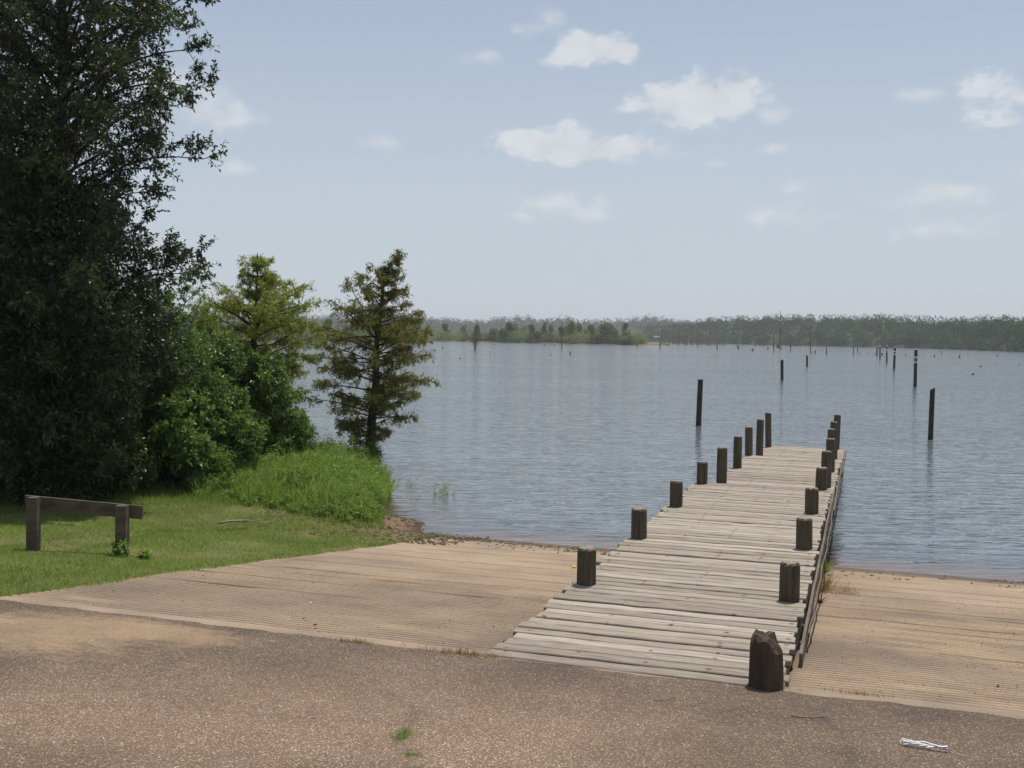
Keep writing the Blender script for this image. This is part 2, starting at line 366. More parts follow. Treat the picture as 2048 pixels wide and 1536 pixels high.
def water_mat():
    m, t, o = mat('lake_water'); v = obj(t)
    dep = attr(t, 'depth'); rot = (0, 0, math.radians(10))
    a = t.noise(t.scale_vec(v, (0.75, 2.3, 1), rot), 1.25, 2, 0.5, 0.3)
    b = t.noise(t.scale_vec(v, (0.8, 2.4, 1), (0, 0, math.radians(2))), 3.6, 2, 0.5, 0.25)
    c = t.noise(t.scale_vec(v, (1.3, 1.5, 1), rot), 6.0, 2, 0.5)
    gust = t.ramp(t.noise(t.scale_vec(v, (0.3, 1.0, 1)), 0.07, 4, 0.6), 0.35, 0.65, 0.75, 1.15)
    h = t.math('ADD', t.math('MULTIPLY', a, 0.050), t.math('ADD', t.math('MULTIPLY', b, 0.018), t.math('MULTIPLY', c, 0.005)))
    d_ = t.noise(t.scale_vec(v, (0.42, 2.3, 1), (0, 0, math.radians(5))), 1.5, 1, 0.5, 0.6)
    rg = t.math('SUBTRACT', 1.0, t.math('ABSOLUTE', t.math('MULTIPLY_ADD', d_, 4.0, -2.0)), clamp=True)
    h = t.math('ADD', h, t.math('MULTIPLY', t.math('POWER', rg, 2.0), 0.012))
    h = t.math('MULTIPLY', h, gust)
    calm = t.ramp(dep, 0.0, 0.35, 0.25, 1.0)
    h = t.math('MULTIPLY', h, calm)
    bp = t.node('ShaderNodeBump'); bp.inputs['Strength'].default_value = 1.0; bp.inputs['Distance'].default_value = 1.0
    t.l.new(h, bp.inputs['Height'])
    gl = t.node('ShaderNodeBsdfGlossy'); gl.inputs['Roughness'].default_value = 0.05; gl.inputs['Color'].default_value = (1, 1, 1, 1)
    t.l.new(bp.outputs[0], gl.inputs['Normal'])
    df = t.node('ShaderNodeBsdfDiffuse'); df.inputs['Color'].default_value = (0.130, 0.148, 0.166, 1)
    tr = t.node('ShaderNodeBsdfTransparent'); tr.inputs['Color'].default_value = (0.93, 0.80, 0.62, 1)
    op = t.ramp(dep, 0.0, 0.32, 0.06, 1.0)
    under = t.node('ShaderNodeMixShader'); t.l.new(op, under.inputs[0]); t.l.new(tr.outputs[0], under.inputs[1]); t.l.new(df.outputs[0], under.inputs[2])
    fr = t.node('ShaderNodeFresnel'); fr.inputs['IOR'].default_value = 1.85; t.l.new(bp.outputs[0], fr.inputs['Normal'])
    mx = t.node('ShaderNodeMixShader'); t.l.new(fr.outputs[0], mx.inputs[0]); t.l.new(under.outputs[0], mx.inputs[1]); t.l.new(gl.outputs[0], mx.inputs[2])
    t.l.new(mx.outputs[0], o.inputs['Surface']); return m

GROUND = ground_mat(); ASPH = asphalt_mat(); RAMPM = ramp_mat(); DECK = deck_mat(); PILE = piling_mat(); WATER = water_mat()
MIDT = simple_mat('brown_edge_timber', (.085, .065, .048), (.21, .17, .13), 14, (1, .2, 1))
PILEB = simple_mat('rotten_piling', (.040, .028, .020), (.125, .090, .064), 14, (1, 1, .3), bdist=.01, bstr=.8)
TIMBER = simple_mat('dark_timber', (0.045, 0.034, 0.024), (0.14, 0.105, 0.075), 9, (1, 1, 1))
RAILM = simple_mat('brown_guard_timber', (0.070, 0.053, 0.038), (0.17, 0.13, 0.10), 12, (.3, 1, 1))

# ------------------------------------------------------------------ terrain
DD = np.array([0.3106, 0.9505]); NN = np.array([0.9505, -0.3106]); ANG = math.atan2(NN[1], NN[0])
def uv2w(u, v): return u*NN[0]+v*DD[0], u*NN[1]+v*DD[1]
SHORE = np.array([(400, -400), (60, -10), (30, 8), (14, 13.8), (7.57, 15.66), (4.86, 16.13), (1.78, 17.07), (-.16, 17.83), (-1.04, 18.67), (-2.34, 20.0), (-2.62, 21.0),
                  (-2.62, 22.5), (-3.1, 25), (-3.75, 27.0), (-5.2, 28.4), (-9, 28.6), (-14, 27.5), (-20, 29), (-40, 32), (-80, 60), (-400, 200)], float)
def shore_dist(X, Y):          # positive on land (south-west side)
    X = np.asarray(X, float); Y = np.asarray(Y, float)
    best = np.full(X.shape, 1e9); sg = np.ones(X.shape)
    for (ax, ay), (bx, by) in zip(SHORE[:-1], SHORE[1:]):
        dx, dy = bx-ax, by-ay; L2 = dx*dx+dy*dy
        t = np.clip(((X-ax)*dx+(Y-ay)*dy)/L2, 0, 1)
        d = np.hypot(X-ax-t*dx, Y-ay-t*dy); s = np.where((dx*(Y-ay)-dy*(X-ax)) > 0, 1.0, -1.0)
        q = d < best-1e-9; best = np.where(q, d, best); sg = np.where(q, s, sg)
    return best*sg
def plane_z(v):
    v = np.asarray(v, float); return np.where(v < 7.2, 1.1+0.1*(7.2-v), 1.1-0.114*(v-7.2))
def land_z(X, Y, raw=False):
    u = X*NN[0]+Y*NN[1]; v = X*DD[0]+Y*DD[1]
    s = shore_dist(X, Y)
    pz = plane_z(v); left = sstep(-6.9, -8.6, u)
    flat = np.maximum(pz, 0.34)+0.03*left
    z = pz*(1-left)+flat*left
    lim = s*(0.13+0.25*sstep(-6.5, -9.5, u))+0.0
    zz = np.where(s > 0, np.minimum(z, np.where(u > -6.5, 1e3, lim+0.02)), np.maximum(-1.6, s*0.11))
    zz = np.where((s > 0) & (u > -6.5), np.minimum(z, s*.3+.3), zz)
    zz = np.where((u > -6.6) & (v > 7.2) & (v < 24), np.maximum(pz, -1.6), zz)
    zz = np.where(v < -30, 4.82+0*zz, zz)
    if not raw: zz = zz+0.03*(fbm(X*1.3, Y*1.3)-.5)*left*2
    return zz
def graded(lo, hi, fine, far, g=1.18):
    c = list(np.arange(lo, hi+1e-6, fine)); st = fine
    a = c[0]; L = []
    while a > -far: st *= g; a -= st; L.append(max(a, -far))
    st = fine; b = c[-1]; Rr = []
    while b < far: st *= g; b += st; Rr.append(min(b, far))
    return np.array(L[::-1]+c+Rr)
def grid_mesh(name, xs, ys, zf, mat_, vattr=None, skip=None, smooth=True):
    X, Y = np.meshgrid(xs, ys); Z = zf(X, Y); V = np.stack([X, Y, Z], -1).reshape(-1, 3)
    nx, ny = len(xs), len(ys); i = np.arange(nx-1)[None]; j = np.arange(ny-1)[:, None]*nx
    F = np.stack([j+i, j+i+1, j+i+nx+1, j+i+nx], -1).reshape(-1, 4)
    va = {k: f(X, Y).ravel() for k, f in (vattr or {}).items()}
    return mesh_np(name, V, F, mat_, None, smooth, vattr=va)
xs = graded(-16, 10, 0.22, 2600); ys = graded(3, 32, 0.22, 2600)
def ground_z(X, Y):
    u = X*NN[0]+Y*NN[1]; v = X*DD[0]+Y*DD[1]; z = land_z(X, Y)
    edge = -6.95+0.35*sstep(9, 15, v)
    under = (u > edge-0.05) & (v > 7.0) & (v < 24) & (u < 14.2)
    under2 = (v <= 7.25) & (v > -28) & (u > -40) & (u < 40)
    z = np.where(under, z-0.12, z); z = np.where(under2, z-0.06, z)
    return z
def green_attr(X, Y):
    u = X*NN[0]+Y*NN[1]; v = X*DD[0]+Y*DD[1]; s = shore_dist(X, Y)
    bare = np.exp(-(((u+7.5)/.85)**2+((v-17.0)/1.2)**2)*1.0)
    return np.clip(sstep(0.3, 1.3, s)*sstep(-6.4, -7.1, u)-bare, 0, 1)
tag(grid_mesh('ground', xs, ys, ground_z, GROUND, {'green': green_attr}), kind='structure')

# water sheet
xw = graded(-10, 12, 0.5, 2550, 1.25); yw = graded(14, 34, 0.5, 2550, 1.25)
def depth_attr(X, Y): return np.clip(-land_z(X, Y, True), 0, 3)
tag(grid_mesh('lake_water', xw, yw, lambda X, Y: 0*X, WATER, {'depth': depth_attr}), kind='structure')

# asphalt sheet (dock frame u,v)
ua = np.unique(np.concatenate([np.arange(-12, 6, 0.05), np.linspace(-40, -12, 15), np.linspace(6, 40, 18)]))
va_ = np.unique(np.concatenate([np.arange(2.5, 7.15, 0.06), np.linspace(-28, 2.5, 20), [7.18]]))
def px_uv(px, py):
    p = on_z(px, py, 1.3)
    for _ in range(4): v = p[0]*DD[0]+p[1]*DD[1]; p = on_z(px, py, float(plane_z(v)))
    return float(p[0]*NN[0]+p[1]*NN[1]), float(p[0]*DD[0]+p[1]*DD[1])
def crack(U, V):
    c = np.zeros(U.shape)
    for line in ([(770, 1385), (835, 1420), (800, 1475), (830, 1520), (815, 1580)], [(1650, 1440), (1700, 1480), (1690, 1560)]):
        q = [px_uv(*p_) for p_ in line]
        for (a, b), (a2, b2) in zip(q[:-1], q[1:]):
            L2 = (a2-a)**2+(b2-b)**2; t = np.clip(((U-a)*(a2-a)+(V-b)*(b2-b))/L2, 0, 1); wob_ = .05*(fbm(U*6, V*6)-.5)
            d = np.abs(np.hypot(U-a-t*(a2-a), V-b-t*(b2-b))+wob_); c = np.maximum(c, np.exp(-(d/.03)**2))
    return c*.35
def wear(U, V):
    d = np.exp(-(((U+1.6)/2.3)**2+((V-5.6)/1.1)**2))+.9*np.exp(-(((U+3.6)/1.6)**2+((V-4.2)/1.3)**2))+.5*np.exp(-(((U-2)/1.5)**2+((V-6.9)/.4)**2))
    return np.clip(d*.9+.5*(fbm(U*.8+3, V*.8+8)-.45), 0, 1)
def asph_sand(U, V):
    d = np.exp(-(((U+5.9)/1.0)**2+((V-6.2)/0.75)**2))+0.7*np.exp(-(((U+4.9)/.8)**2+((V-6.75)/0.28)**2))
    return np.clip(d, 0, 1)*0.62+0.15*sstep(.5, .8, fbm(U*.6+4, V*.6))
o = grid_mesh('parking_apron', ua, va_, lambda U, V: 1.1+0.1*(7.2-V)+0.012*(fbm(U*1.1, V*1.1)-.5), ASPH, {'sand': asph_sand, 'crack': crack, 'wear': wear})
me_ = o.data; co_ = np.zeros(len(me_.vertices)*3, np.float32); me_.vertices.foreach_get('co', co_); co_ = co_.reshape(-1, 3)
ed_ = co_[:, 1] > 7.17; co_[ed_, 1] = 7.165+.075*(fbm(co_[ed_, 0]*5, co_[ed_, 0]*0+4, 5)-.35); me_.vertices.foreach_set('co', co_.ravel()); me_.update()
o.rotation_euler = (0, 0, ANG); tag(o, kind='structure')

# grooved concrete ramp
PER = 0.085
vr = np.concatenate([[7.02, 7.12, 7.20], np.linspace(7.24, 7.36, 4), np.arange(7.38, 13.2, PER/6), np.arange(13.2, 17.0, .02), np.arange(17.0, 24, 0.1)])
ur = np.unique(np.concatenate([np.arange(-7.0, 3.2, 0.10), np.linspace(3.2, 14, 24)]))
lines = [(v0, amp) for v0, amp in ((9.35, 1.), (10.2, .8), (11.1, 1.), (11.9, .9), (12.6, .7), (13.25, 1.), (13.9, .8), (14.5, .9), (15.2, .8), (15.8, .7), (12.2, .5), (10.7, .5))]
def ramp_fields(U, V):
    u = U; n = fbm(u*.45+9, V*.7+3); n2 = fbm(u*2.2, V*6)
    k6 = np.round((V-7.38)/(PER/6)).astype(int) % 6
    tri = np.array([0, .05, .9, 1.0, .85, .05])[k6]*(V < 13.2)
    fade = sstep(7.38, 7.46, V)*(1-.8*sstep(10.0, 12.9, V+3.0*(n-.5)+np.where(u > 0, -.8, 0)))
    fill = sstep(.50, .78, n*0.6+n2*.5)
    g = tri*fade*(1-0.45*fill)
    for v0, amp in lines:
        vc = v0+0.07*(fbm(u*.5+v0*7, u*0)-.5)*2+0.02*u
        on = sstep(.30, .46, fbm(u*.55+v0*3, u*0+v0*5, 3))
        g = np.maximum(g, amp*on*np.exp(-((V-vc)/0.028)**2))
    return np.clip(g, 0, 1), np.clip(fill*fade+.5*sstep(.5, .75, fbm(u*.6+40, V*.9))*sstep(8, 10, V), 0, 1)
UU, VV = np.meshgrid(ur, vr); G, SA = ramp_fields(UU, VV)
edge = -6.95+0.35*sstep(9, 15, VV)+0.10*(fbm(VV*2.5, VV*0)-.5)
Uw = np.where(UU <= -6.4, edge+(UU+7.0)*((-6.4-edge)/0.6), UU)
Vw = VV+0.03*(fbm(UU*.4, VV*0+2)-.5)*sstep(7.38, 8, VV)
Z = 1.1-0.114*(VV-7.2)-0.022*G+0.010*(fbm(UU*1.7, VV*1.7)-.5)-0.003
Z = np.where(VV < 7.2, 1.1+.1*(7.2-VV)-.008, Z)
Z = Z-0.09*((UU > -2.45) & (UU < -.45) & (VV > 7.25))*sstep(7.2, 7.5, VV)
nx, ny = len(ur), len(vr); i = np.arange(nx-1)[None]; j = np.arange(ny-1)[:, None]*nx
F = np.stack([j+i, j+i+1, j+i+nx+1, j+i+nx], -1).reshape(-1, 4)
o = mesh_np('boat_ramp', np.stack([Uw, Vw, Z], -1).reshape(-1, 3), F, RAMPM, None, True, vattr={'groove': G.ravel(), 'sand': SA.ravel()})
o.rotation_euler = (0, 0, ANG); tag(o, kind='structure')

def gz(x, y): return float(land_z(np.array([x]), np.array([y]))[0])

# ------------------------------------------------------------------ dock
U0, V0 = -2.475, 7.2
ox, oy = uv2w(U0, V0)
dock = empty('boat_dock', (ox, oy, 0), ANG, 'long weathered wooden dock of grey planks with round pilings down both sides', 'dock')
WID = 2.055
SEC = [(0.0, 10.02, 1.112), (10.03, 17.36, 0.80), (17.37, 22.75, 0.53)]
ac = Acc(); r = random.Random(4)
for (y0, y1, zt) in SEC:
    y = y0
    while y < y1-0.03:
        wd = r.choice([0.138, 0.142, 0.147, 0.140]); wd = min(wd, y1-y)
        e0 = r.uniform(-0.06, 0.015); e1 = WID+r.uniform(-0.02, 0.03)
        if zt > 1 and y < 2.6: e1 = WID+r.uniform(-0.05, 0.02)
        n = 12; X = np.linspace(e0, e1, n); rr = r.random()
        sk = r.uniform(-0.010, 0.010); cup = r.uniform(-0.004, 0.005); zo = r.uniform(-0.005, 0.005)
        wz = 0.0016*np.array([r.gauss(0, 1) for _ in range(n)]); wy0 = 0.0012*np.array([r.gauss(0, 1) for _ in range(n)]); wy1 = 0.0012*np.array([r.gauss(0, 1) for _ in range(n)])
        V = []
        for k in range(n):
            fx = k/(n-1)-.5; ya = y+sk*fx+wy0[k]; yb = y+wd-0.004+sk*fx+wy1[k]; z = zt+zo+wz[k]
            V += [(X[k], ya, z-.038), (X[k], ya, z-.007), (X[k], ya+.006, z), (X[k], (ya+yb)/2, z+cup), (X[k], yb-.006, z), (X[k], yb, z-.007), (X[k], yb, z-.038)]
        m_ = 7; Q = []
        for k in range(n-1):
            for q in range(m_): Q.append([k*m_+q, (k+1)*m_+q, (k+1)*m_+(q+1) % m_, k*m_+(q+1) % m_][::-1])
        # end caps as quads + tri
        for b, fl in ((0, 1), ((n-1)*m_, -1)):
            for qd in ([0, 1, 5, 6], [1, 2, 4, 5]):
                qq = [b+q for q in qd]; Q.append(qq if fl > 0 else qq[::-1])
        ac.add(V, Q, [[2, 3, 4], [(n-1)*m_+4, (n-1)*m_+3, (n-1)*m_+2]], rr)
        y += wd+r.choice([0.010, 0.015, 0.020, 0.028, 0.035])
ac.build('deck', DECK, dock)
# rim boards and joists
def warped_board(name, x, y0, y1, ztop, hgt, th, seed, warp=0.02, matm=TIMBER, xfun=None):
    a = Acc(); rr = np.random.default_rng(seed); n = 24; Y = np.linspace(y0, y1, n)
    wx = np.cumsum(rr.normal(0, 1, n)); wx = (wx-np.linspace(wx[0], wx[-1], n)); wx = wx/max(1e-6, np.abs(wx).max())*warp
    wz = rr.normal(0, .004, n); V = []
    for k in range(n):
        xx = x+wx[k]+(xfun(Y[k]) if xfun else 0); z = ztop+wz[k]
        V += [(xx, Y[k], z-hgt), (xx+th, Y[k], z-hgt), (xx+th, Y[k], z), (xx, Y[k], z)]
    Q = []
    for k in range(n-1):
        for q in range(4): Q.append([k*4+q, k*4+(q+1) % 4, (k+1)*4+(q+1) % 4, (k+1)*4+q])
    Q += [[3, 2, 1, 0], [(n-1)*4, (n-1)*4+1, (n-1)*4+2, (n-1)*4+3]]
    a.add(V, Q); return a.build(name, matm, dock)
for si, (y0, y1, zt) in enumerate(SEC):
    for side, x in enumerate((0.03, WID-0.075)):
        warped_board('side_beam', x, y0+0.25, y1, zt-0.044, 0.21, 0.045, 10*si+side, .004)
    b = warped_board('edge_board', WID+0.034, y0+(.9 if si == 0 else 0.02), y1, zt-.012, 0.12, 0.024, 40+si, .010, MIDT)
    a = Acc()
    for x in (0.55, 1.05, 1.5): a.box((x, y0+0.3, zt-.20), (x+.045, y1-.02, zt-.046))
    a.build('joist', TIMBER, dock)
# loose warped strip peeling off the right edge
warped_board('loose_strip', WID+0.064, 1.6, 8.2, 1.075, 0.035, 0.012, 77, .022, MIDT)
def piling(x, y, ztop, zbot, rad, seed, rough=False, tilt=(0, 0), m=PILE):
    rr = np.random.default_rng(seed); sd_ = 24; a = Acc()
    hs = np.array([zbot, zbot+.3, ztop-.30, ztop-.18, ztop-.06, ztop-.022, ztop-.002]); rs = np.array([1.06, 1.05, 1.02, 1.01, 1.0, .985, .86])*rad
    th = np.arange(sd_)*2*math.pi/sd_; bump = 1+0.014*np.sin(th*3+rr.random()*6)+0.009*rr.normal(0, 1, sd_)
    V = []
    for k, (h, q) in enumerate(zip(hs, rs)):
        zz = np.full(sd_, h)
        if k >= 5: zz = zz+rr.normal(0, .003, sd_)
        if rough:
            if k == 6: zz = zz-0.02+rr.normal(0, .012, sd_); q = rad*.72
            if k == 5: zz = zz-0.03+rr.normal(0, .012, sd_); q = rad*.93
            if k == 4: zz = zz-0.03
            cut = sstep(.2, .9, np.cos(th+.15)); zz = np.where(k >= 3, zz-cut*.055*(k-2)/4*1.2, zz); qq = q*bump*np.where(k >= 3, 1-.13*cut*(k-2)/4*1.3, 1)
        else: qq = q*bump
        V.append(np.stack([x+np.cos(th)*qq+tilt[0]*(h-.8), y+np.sin(th)*qq+tilt[1]*(h-.8), zz], -1))
    V = np.concatenate(V); n = len(hs); i = np.arange(n-1)[:, None]*sd_; j = np.arange(sd_)[None]; k = (j+1) % sd_
    Q = np.stack([i+j, i+k, i+sd_+k, i+sd_+j], -1).reshape(-1, 4)
    c = len(V); V = np.concatenate([V, [[x+tilt[0]*(ztop-.8), y, V[-sd_:, 2].mean()+(.004 if not rough else .02)]]])
    T = [[(n-1)*sd_+q, (n-1)*sd_+(q+1) % sd_, c] for q in range(sd_)]
    a.add(V, Q, T); return a.build('piling', m, dock, smooth=False)
TOP = EYE-1.944
Lb = [(0.10, 2.386+2.49*k) for k in range(9)]
for k, (x, y) in enumerate(Lb):
    piling(x+RNG.normal(0, .008), y, TOP+RNG.normal(0, .006), -2.0, (.0875, .089, .086, .084, .091, .084, .084, .088, .080)[k], 100+k, tilt=(RNG.normal(0, .012), 0))
Ru = [-.556, -.56, -.557, -.592, -.569, -.573, -.572, -.632, -.625, -.63]
Rv = [7.257, 9.686, 12.17, 14.72, 17.19, 19.81, 22.28, 24.85, 27.06, 29.74]
for k in range(1, 10):
    piling(Ru[k]-U0, Rv[k]-V0, TOP+RNG.normal(0, .006), -2.0, .0875, 200+k, tilt=(RNG.normal(0, .012), 0))
p1 = piling(-.55-U0, 7.23-V0, TOP+.01, .6, .112, 300, True, m=PILEB); p1['label'] = 'thick dark piling with a broken, splintered top'
# cap beams under the deck
for (x, y), zt in zip(Lb, [1.112]*4+[.8]*3+[.53]*2):
    a = Acc(); a.box((-.02, y+.10, zt-.40), (WID-.0, y+.16, zt-.215)); a.build('cap_beam', TIMBER, dock)

# ------------------------------------------------------------------ guard barrier on the grass
pA = on_z(68, 1095, 0.82); pB = on_z(245, 1100, 0.80)
dirv = (pB-pA)[:2]; Lr = np.linalg.norm(dirv); ang = math.atan2(dirv[1], dirv[0])
gr = empty('guard_barrier', (pA[0], pA[1], 0.78), ang, 'low brown timber barrier of one plank rail on two posts, on the grass', 'barrier')
hpost = 0.635; drop = lambda x: .085*x/Lr
for k, x in enumerate((0.0, Lr)):
    a = Acc(); a.box((x-.065, -.065, -.3), (x+.06, .06, hpost-drop(x)), jit=.003); a.build('post', RAILM, gr)
a = Acc(); a.box((-.13, .064, hpost-.155), (Lr+.21, .11, hpost-.004), jit=.003); a.V[0][:, 2] -= drop(a.V[0][:, 0]); a.build('rail', RAILM, gr)
for x in (0.0, Lr):
    for dz in (-.05, -.11): a = Acc(); a.tube([(x, -.072, hpost+dz-drop(x)), (x, -.064, hpost+dz-drop(x))], .009, 6); a.build('bolt', SNAG, gr)


# ------------------------------------------------------------------ near trees and shrubs
def spread(rng, N, base, ang):       # unit vectors within a cone-ish spread of base dirs
    return norm(base+rng.normal(0, ang, (N, 3)))
def leafy(parent, trunk_mat, leaf_m, seed, trunk_pts, trunk_r, limbs, twig_n, twig_len, leaves_per, L, Wd, crown_name='crown',
          flat=0.35, sub=9, droop=0.15, limb_r=0.035, clump=0.3, updir=0.1, inner=0.22, sub_len=0.30, filler=None, gam=1.0):
    """limbs: list of (start, end, lift); builds trunk + crown parts"""
    rng = np.random.default_rng(seed); wd = Acc(); lf = Acc()
    wd.tube(trunk_pts, trunk_r, 9)
    for (p0, p1, lift) in limbs:
        p0 = np.array(p0, float); p1 = np.array(p1, float); n = 7; t = np.linspace(0, 1, n)[:, None]
        Ll = np.linalg.norm(p1-p0); side = rng.normal(0, .06*Ll, 3)
        P = p0+(p1-p0)*t+np.sin(t*math.pi)*side+np.array([0, 0, lift])*np.sin(t*math.pi)
        wd.tube(P, np.linspace(limb_r*min(1, .35+Ll*.25), 0.006, n), 5, cap=False)
        ax = norm(P[-1]-P[0])
        ns = max(3, int(sub*(.5+Ll*.28))); ts = rng.uniform(inner, 1.0, ns); ts[:3] = (1.0, .97, .9)
        S0 = np.stack([np.interp(ts, t[:, 0], P[:, q]) for q in range(3)], -1)
        dirs = norm(ax*0.75+rng.normal(0, .62, (ns, 3))+np.array([0, 0, updir]))
        sl = (sub_len*Ll*(1.15-ts)*rng.uniform(.6, 1.3, ns)+.22)[:, None]
        S1 = S0+dirs*sl; wd.sticks(S0, S1, .009, .004)
        K = twig_n; tt = rng.uniform(.15, 1.0, (ns, K, 1)); T0 = (S0[:, None]+(S1-S0)[:, None]*tt).reshape(-1, 3)
        td = norm(np.repeat(dirs, K, 0)*.7+rng.normal(0, .6, (ns*K, 3))); tl = twig_len*rng.uniform(.5, 1.3, (ns*K, 1))
        T1 = T0+td*tl; wd.sticks(T0, T1, .0035, .0015)
        m = leaves_per; s = rng.uniform(.15, 1.05, (ns*K, m, 1)); C = (T0[:, None]+(T1-T0)[:, None]*s).reshape(-1, 3)
        D = norm(np.repeat(td, m, 0)*.55+rng.normal(0, .7, (ns*K*m, 3)))
        tint = np.clip(np.repeat(rng.uniform(0, 1, ns), K*m)*clump+rng.uniform(0, 1, ns*K*m)*(1-clump)+rng.normal(0, .1), 0, 1)**gam
        N = len(C); lf.leaves(C, D, L*rng.uniform(.65, 1.25, N), Wd*rng.uniform(.75, 1.25, N), tint, flat, rng, droop)
    if filler:
        fn, fz, fr_, fL = filler; h = np.where(rng.random(fn) < .72, rng.uniform(fz[0], 5.2, fn), rng.uniform(5, fz[-1], fn)); R = np.interp(h, fz, fr_); aa = rng.uniform(0, 6.283, fn); q = (R-.3)*rng.uniform(0.02, .62, fn)**.6
        C0 = np.stack([q*np.cos(aa), q*np.sin(aa), h], -1); m = 26; D0 = norm(rng.normal(0, 1, (fn*m, 3))); C = np.repeat(C0, m, 0)+D0*rng.uniform(.02, .26, (fn*m, 1))*[1.3, 1.3, .6]
        N = fn*m; lf.leaves(C, norm(D0+rng.normal(0, .6, (N, 3))), fL*rng.uniform(.65, 1.25, N), fL*.42, np.clip(np.repeat(rng.random(fn), m)*.5+rng.random(N)*.5, 0, 1)**2.2, flat, rng, droop)
    wd.build('trunk', trunk_mat, parent); lf.build(crown_name, leaf_m, parent)

def tree_root(name, px, D, label, cat, z=None, group=None):
    p = at_depth(px, 700, D); x, y = p[0], p[1]; z = gz(x, y) if z is None else z
    return empty(name, (x, y, z), 0, label, cat, group), x, y, z
def oak(px, D, prof, H, seed, label, nl=100, dens=1.0, name='oak_tree', fill=2300):
    root, x, y, z = tree_root(name, px, D, label, 'tree'); rng = np.random.default_rng(seed)
    zs = np.array([q[0] for q in prof])-z; rs = np.array([q[1] for q in prof])
    n = 12; tz = np.linspace(-.2, H, n); tp = np.stack([np.cumsum(rng.normal(0, .05, n)), np.cumsum(rng.normal(0, .05, n)), tz], -1); tp -= tp[0]*[1, 1, 0]
    limbs = []
    for k in range(nl):
        h = (0.06+0.93*(k+.5)/nl)*H; a = k*2.39996+rng.normal(0, .25)
        R = (np.interp(h, zs, rs)-.22)*rng.choice([.7, .88, .97, 1.0, 1.05])
        b = np.array([np.interp(h-R*.45, tz, tp[:, q]) for q in range(3)]); b[2] = max(.4, b[2])
        e = np.array([b[0]*0+math.cos(a)*R, math.sin(a)*R, h]); limbs.append((b, e, .12*R))
    leafy(root, BARK, OAKL, seed, tp, np.linspace(.2, .02, n), limbs, int(7*dens), .24, 11, .085, .036, sub=10, limb_r=.04, clump=.5, filler=(int(fill), zs, rs, .09), gam=1.9)  # gam skews clump tints dark: shade and sparse sunlit clumps painted as colour
prof1 = [(0.2, 1.3), (1.3, 1.5), (2.2, 1.7), (3.0, 1.9), (3.8, 2.0), (4.1, 2.55), (4.7, 2.6), (5.1, 2.1), (5.4, 1.7), (5.8, 1.75), (6.05, 2.3), (6.5, 2.6), (6.75, 1.8), (7.0, 2.4), (7.7, 2.55), (8.4, 2.5), (9.2, 2.5), (9.9, 2.4), (11, 1.9), (12, .8)]
oak(112, 18.6, prof1, 11.3, 11, 'tall dark oak beside the lake, the right-hand edge of the big tree mass', 140, 1.15)
prof2 = [(0.2, 2.2), (2, 2.6), (4, 2.9), (6, 3.0), (8, 2.9), (10, 2.4), (12, 1.2), (13, .4)]
oak(-130, 20.0, prof2, 12.4, 12, 'dark oak at the left edge of the photo, beyond the guard barrier', 120, 1.1)
prof3 = [(0.2, 1.7), (2, 2.0), (4, 2.1), (5.5, 1.6), (6.6, .6)]
oak(60, 23.0, prof3, 6.6, 13, 'shorter dark tree filling the gap behind the two tall oaks', 80, 1.0, name='broadleaf_tree')

def shrub(px, D, ytop, hw, seed, label, lm=None, L=.085, Wd=.034, n=34, per=9, name='shrub', base_up=0.0, dens=7):
    root, x, y, z = tree_root(name, px, D, label, 'shrub', group=None); rng = np.random.default_rng(seed)
    top = at_depth(px, ytop, D)[2]-z; R = hw*D/FPX; limbs = []
    for k in range(n):
        a = rng.uniform(0, 2*math.pi); t = rng.uniform(.12, 1.0)
        rr_ = R*math.sqrt(max(0.05, 1-((t-.45)/.62)**2))*rng.uniform(.55, 1.0)
        h = t*top
        b = np.array([math.cos(a)*.12, math.sin(a)*.12, base_up+rng.uniform(0, .25)*h]); e = np.array([math.cos(a)*rr_, math.sin(a)*rr_, h])
        limbs.append((b, e, .12*top*rng.random()))
    tp = np.array([[0, 0, -.2], [.03, .02, top*.3], [-.02, .04, top*.6], [0, 0, top*.9]])
    leafy(root, BARK, lm or SHRUBL, seed, tp, [.05, .035, .02, .008], limbs, dens, .2, per, L, Wd, sub=9, limb_r=.02, clump=.45, flat=.45, crown_name='foliage', sub_len=.28)
shrub(345, 21.5, 590, 95, 21, 'tall leafy shrub just right of the tall oak, under its lowest branches')
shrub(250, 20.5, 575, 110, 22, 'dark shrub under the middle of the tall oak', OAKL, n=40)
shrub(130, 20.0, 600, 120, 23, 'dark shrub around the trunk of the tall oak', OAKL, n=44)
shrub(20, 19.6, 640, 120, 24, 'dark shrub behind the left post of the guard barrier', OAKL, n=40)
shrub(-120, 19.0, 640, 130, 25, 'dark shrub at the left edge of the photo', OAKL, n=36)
shrub(425, 23.5, 685, 72, 26, 'mid-green shrub between the tall oak and the green cypress', SHRUBL)
shrub(515, 23.6, 735, 70, 27, 'bright broad-leaved shrub standing in front of the green cypress', SHRUBL, L=.12, Wd=.045, n=40)
shrub(585, 24.2, 850, 42, 28, 'small leafy shrub at the right foot of the green cypress', SHRUBL, L=.10, n=18)
shrub(445, 21.8, 810, 75, 29, 'broad-leaved shrub standing over the yellow-green bush', SHRUBL, L=.11, Wd=.045, n=30)
shrub(340, 20.3, 810, 90, 30, 'low broad-leaved shrub in shade right of the barrier', SHRUBL, L=.12, Wd=.06, n=26)
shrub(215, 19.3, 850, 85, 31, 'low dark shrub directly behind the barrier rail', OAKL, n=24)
shrub(60, 18.9, 860, 90, 32, 'low dark shrub behind the left half of the barrier', OAKL, n=24)

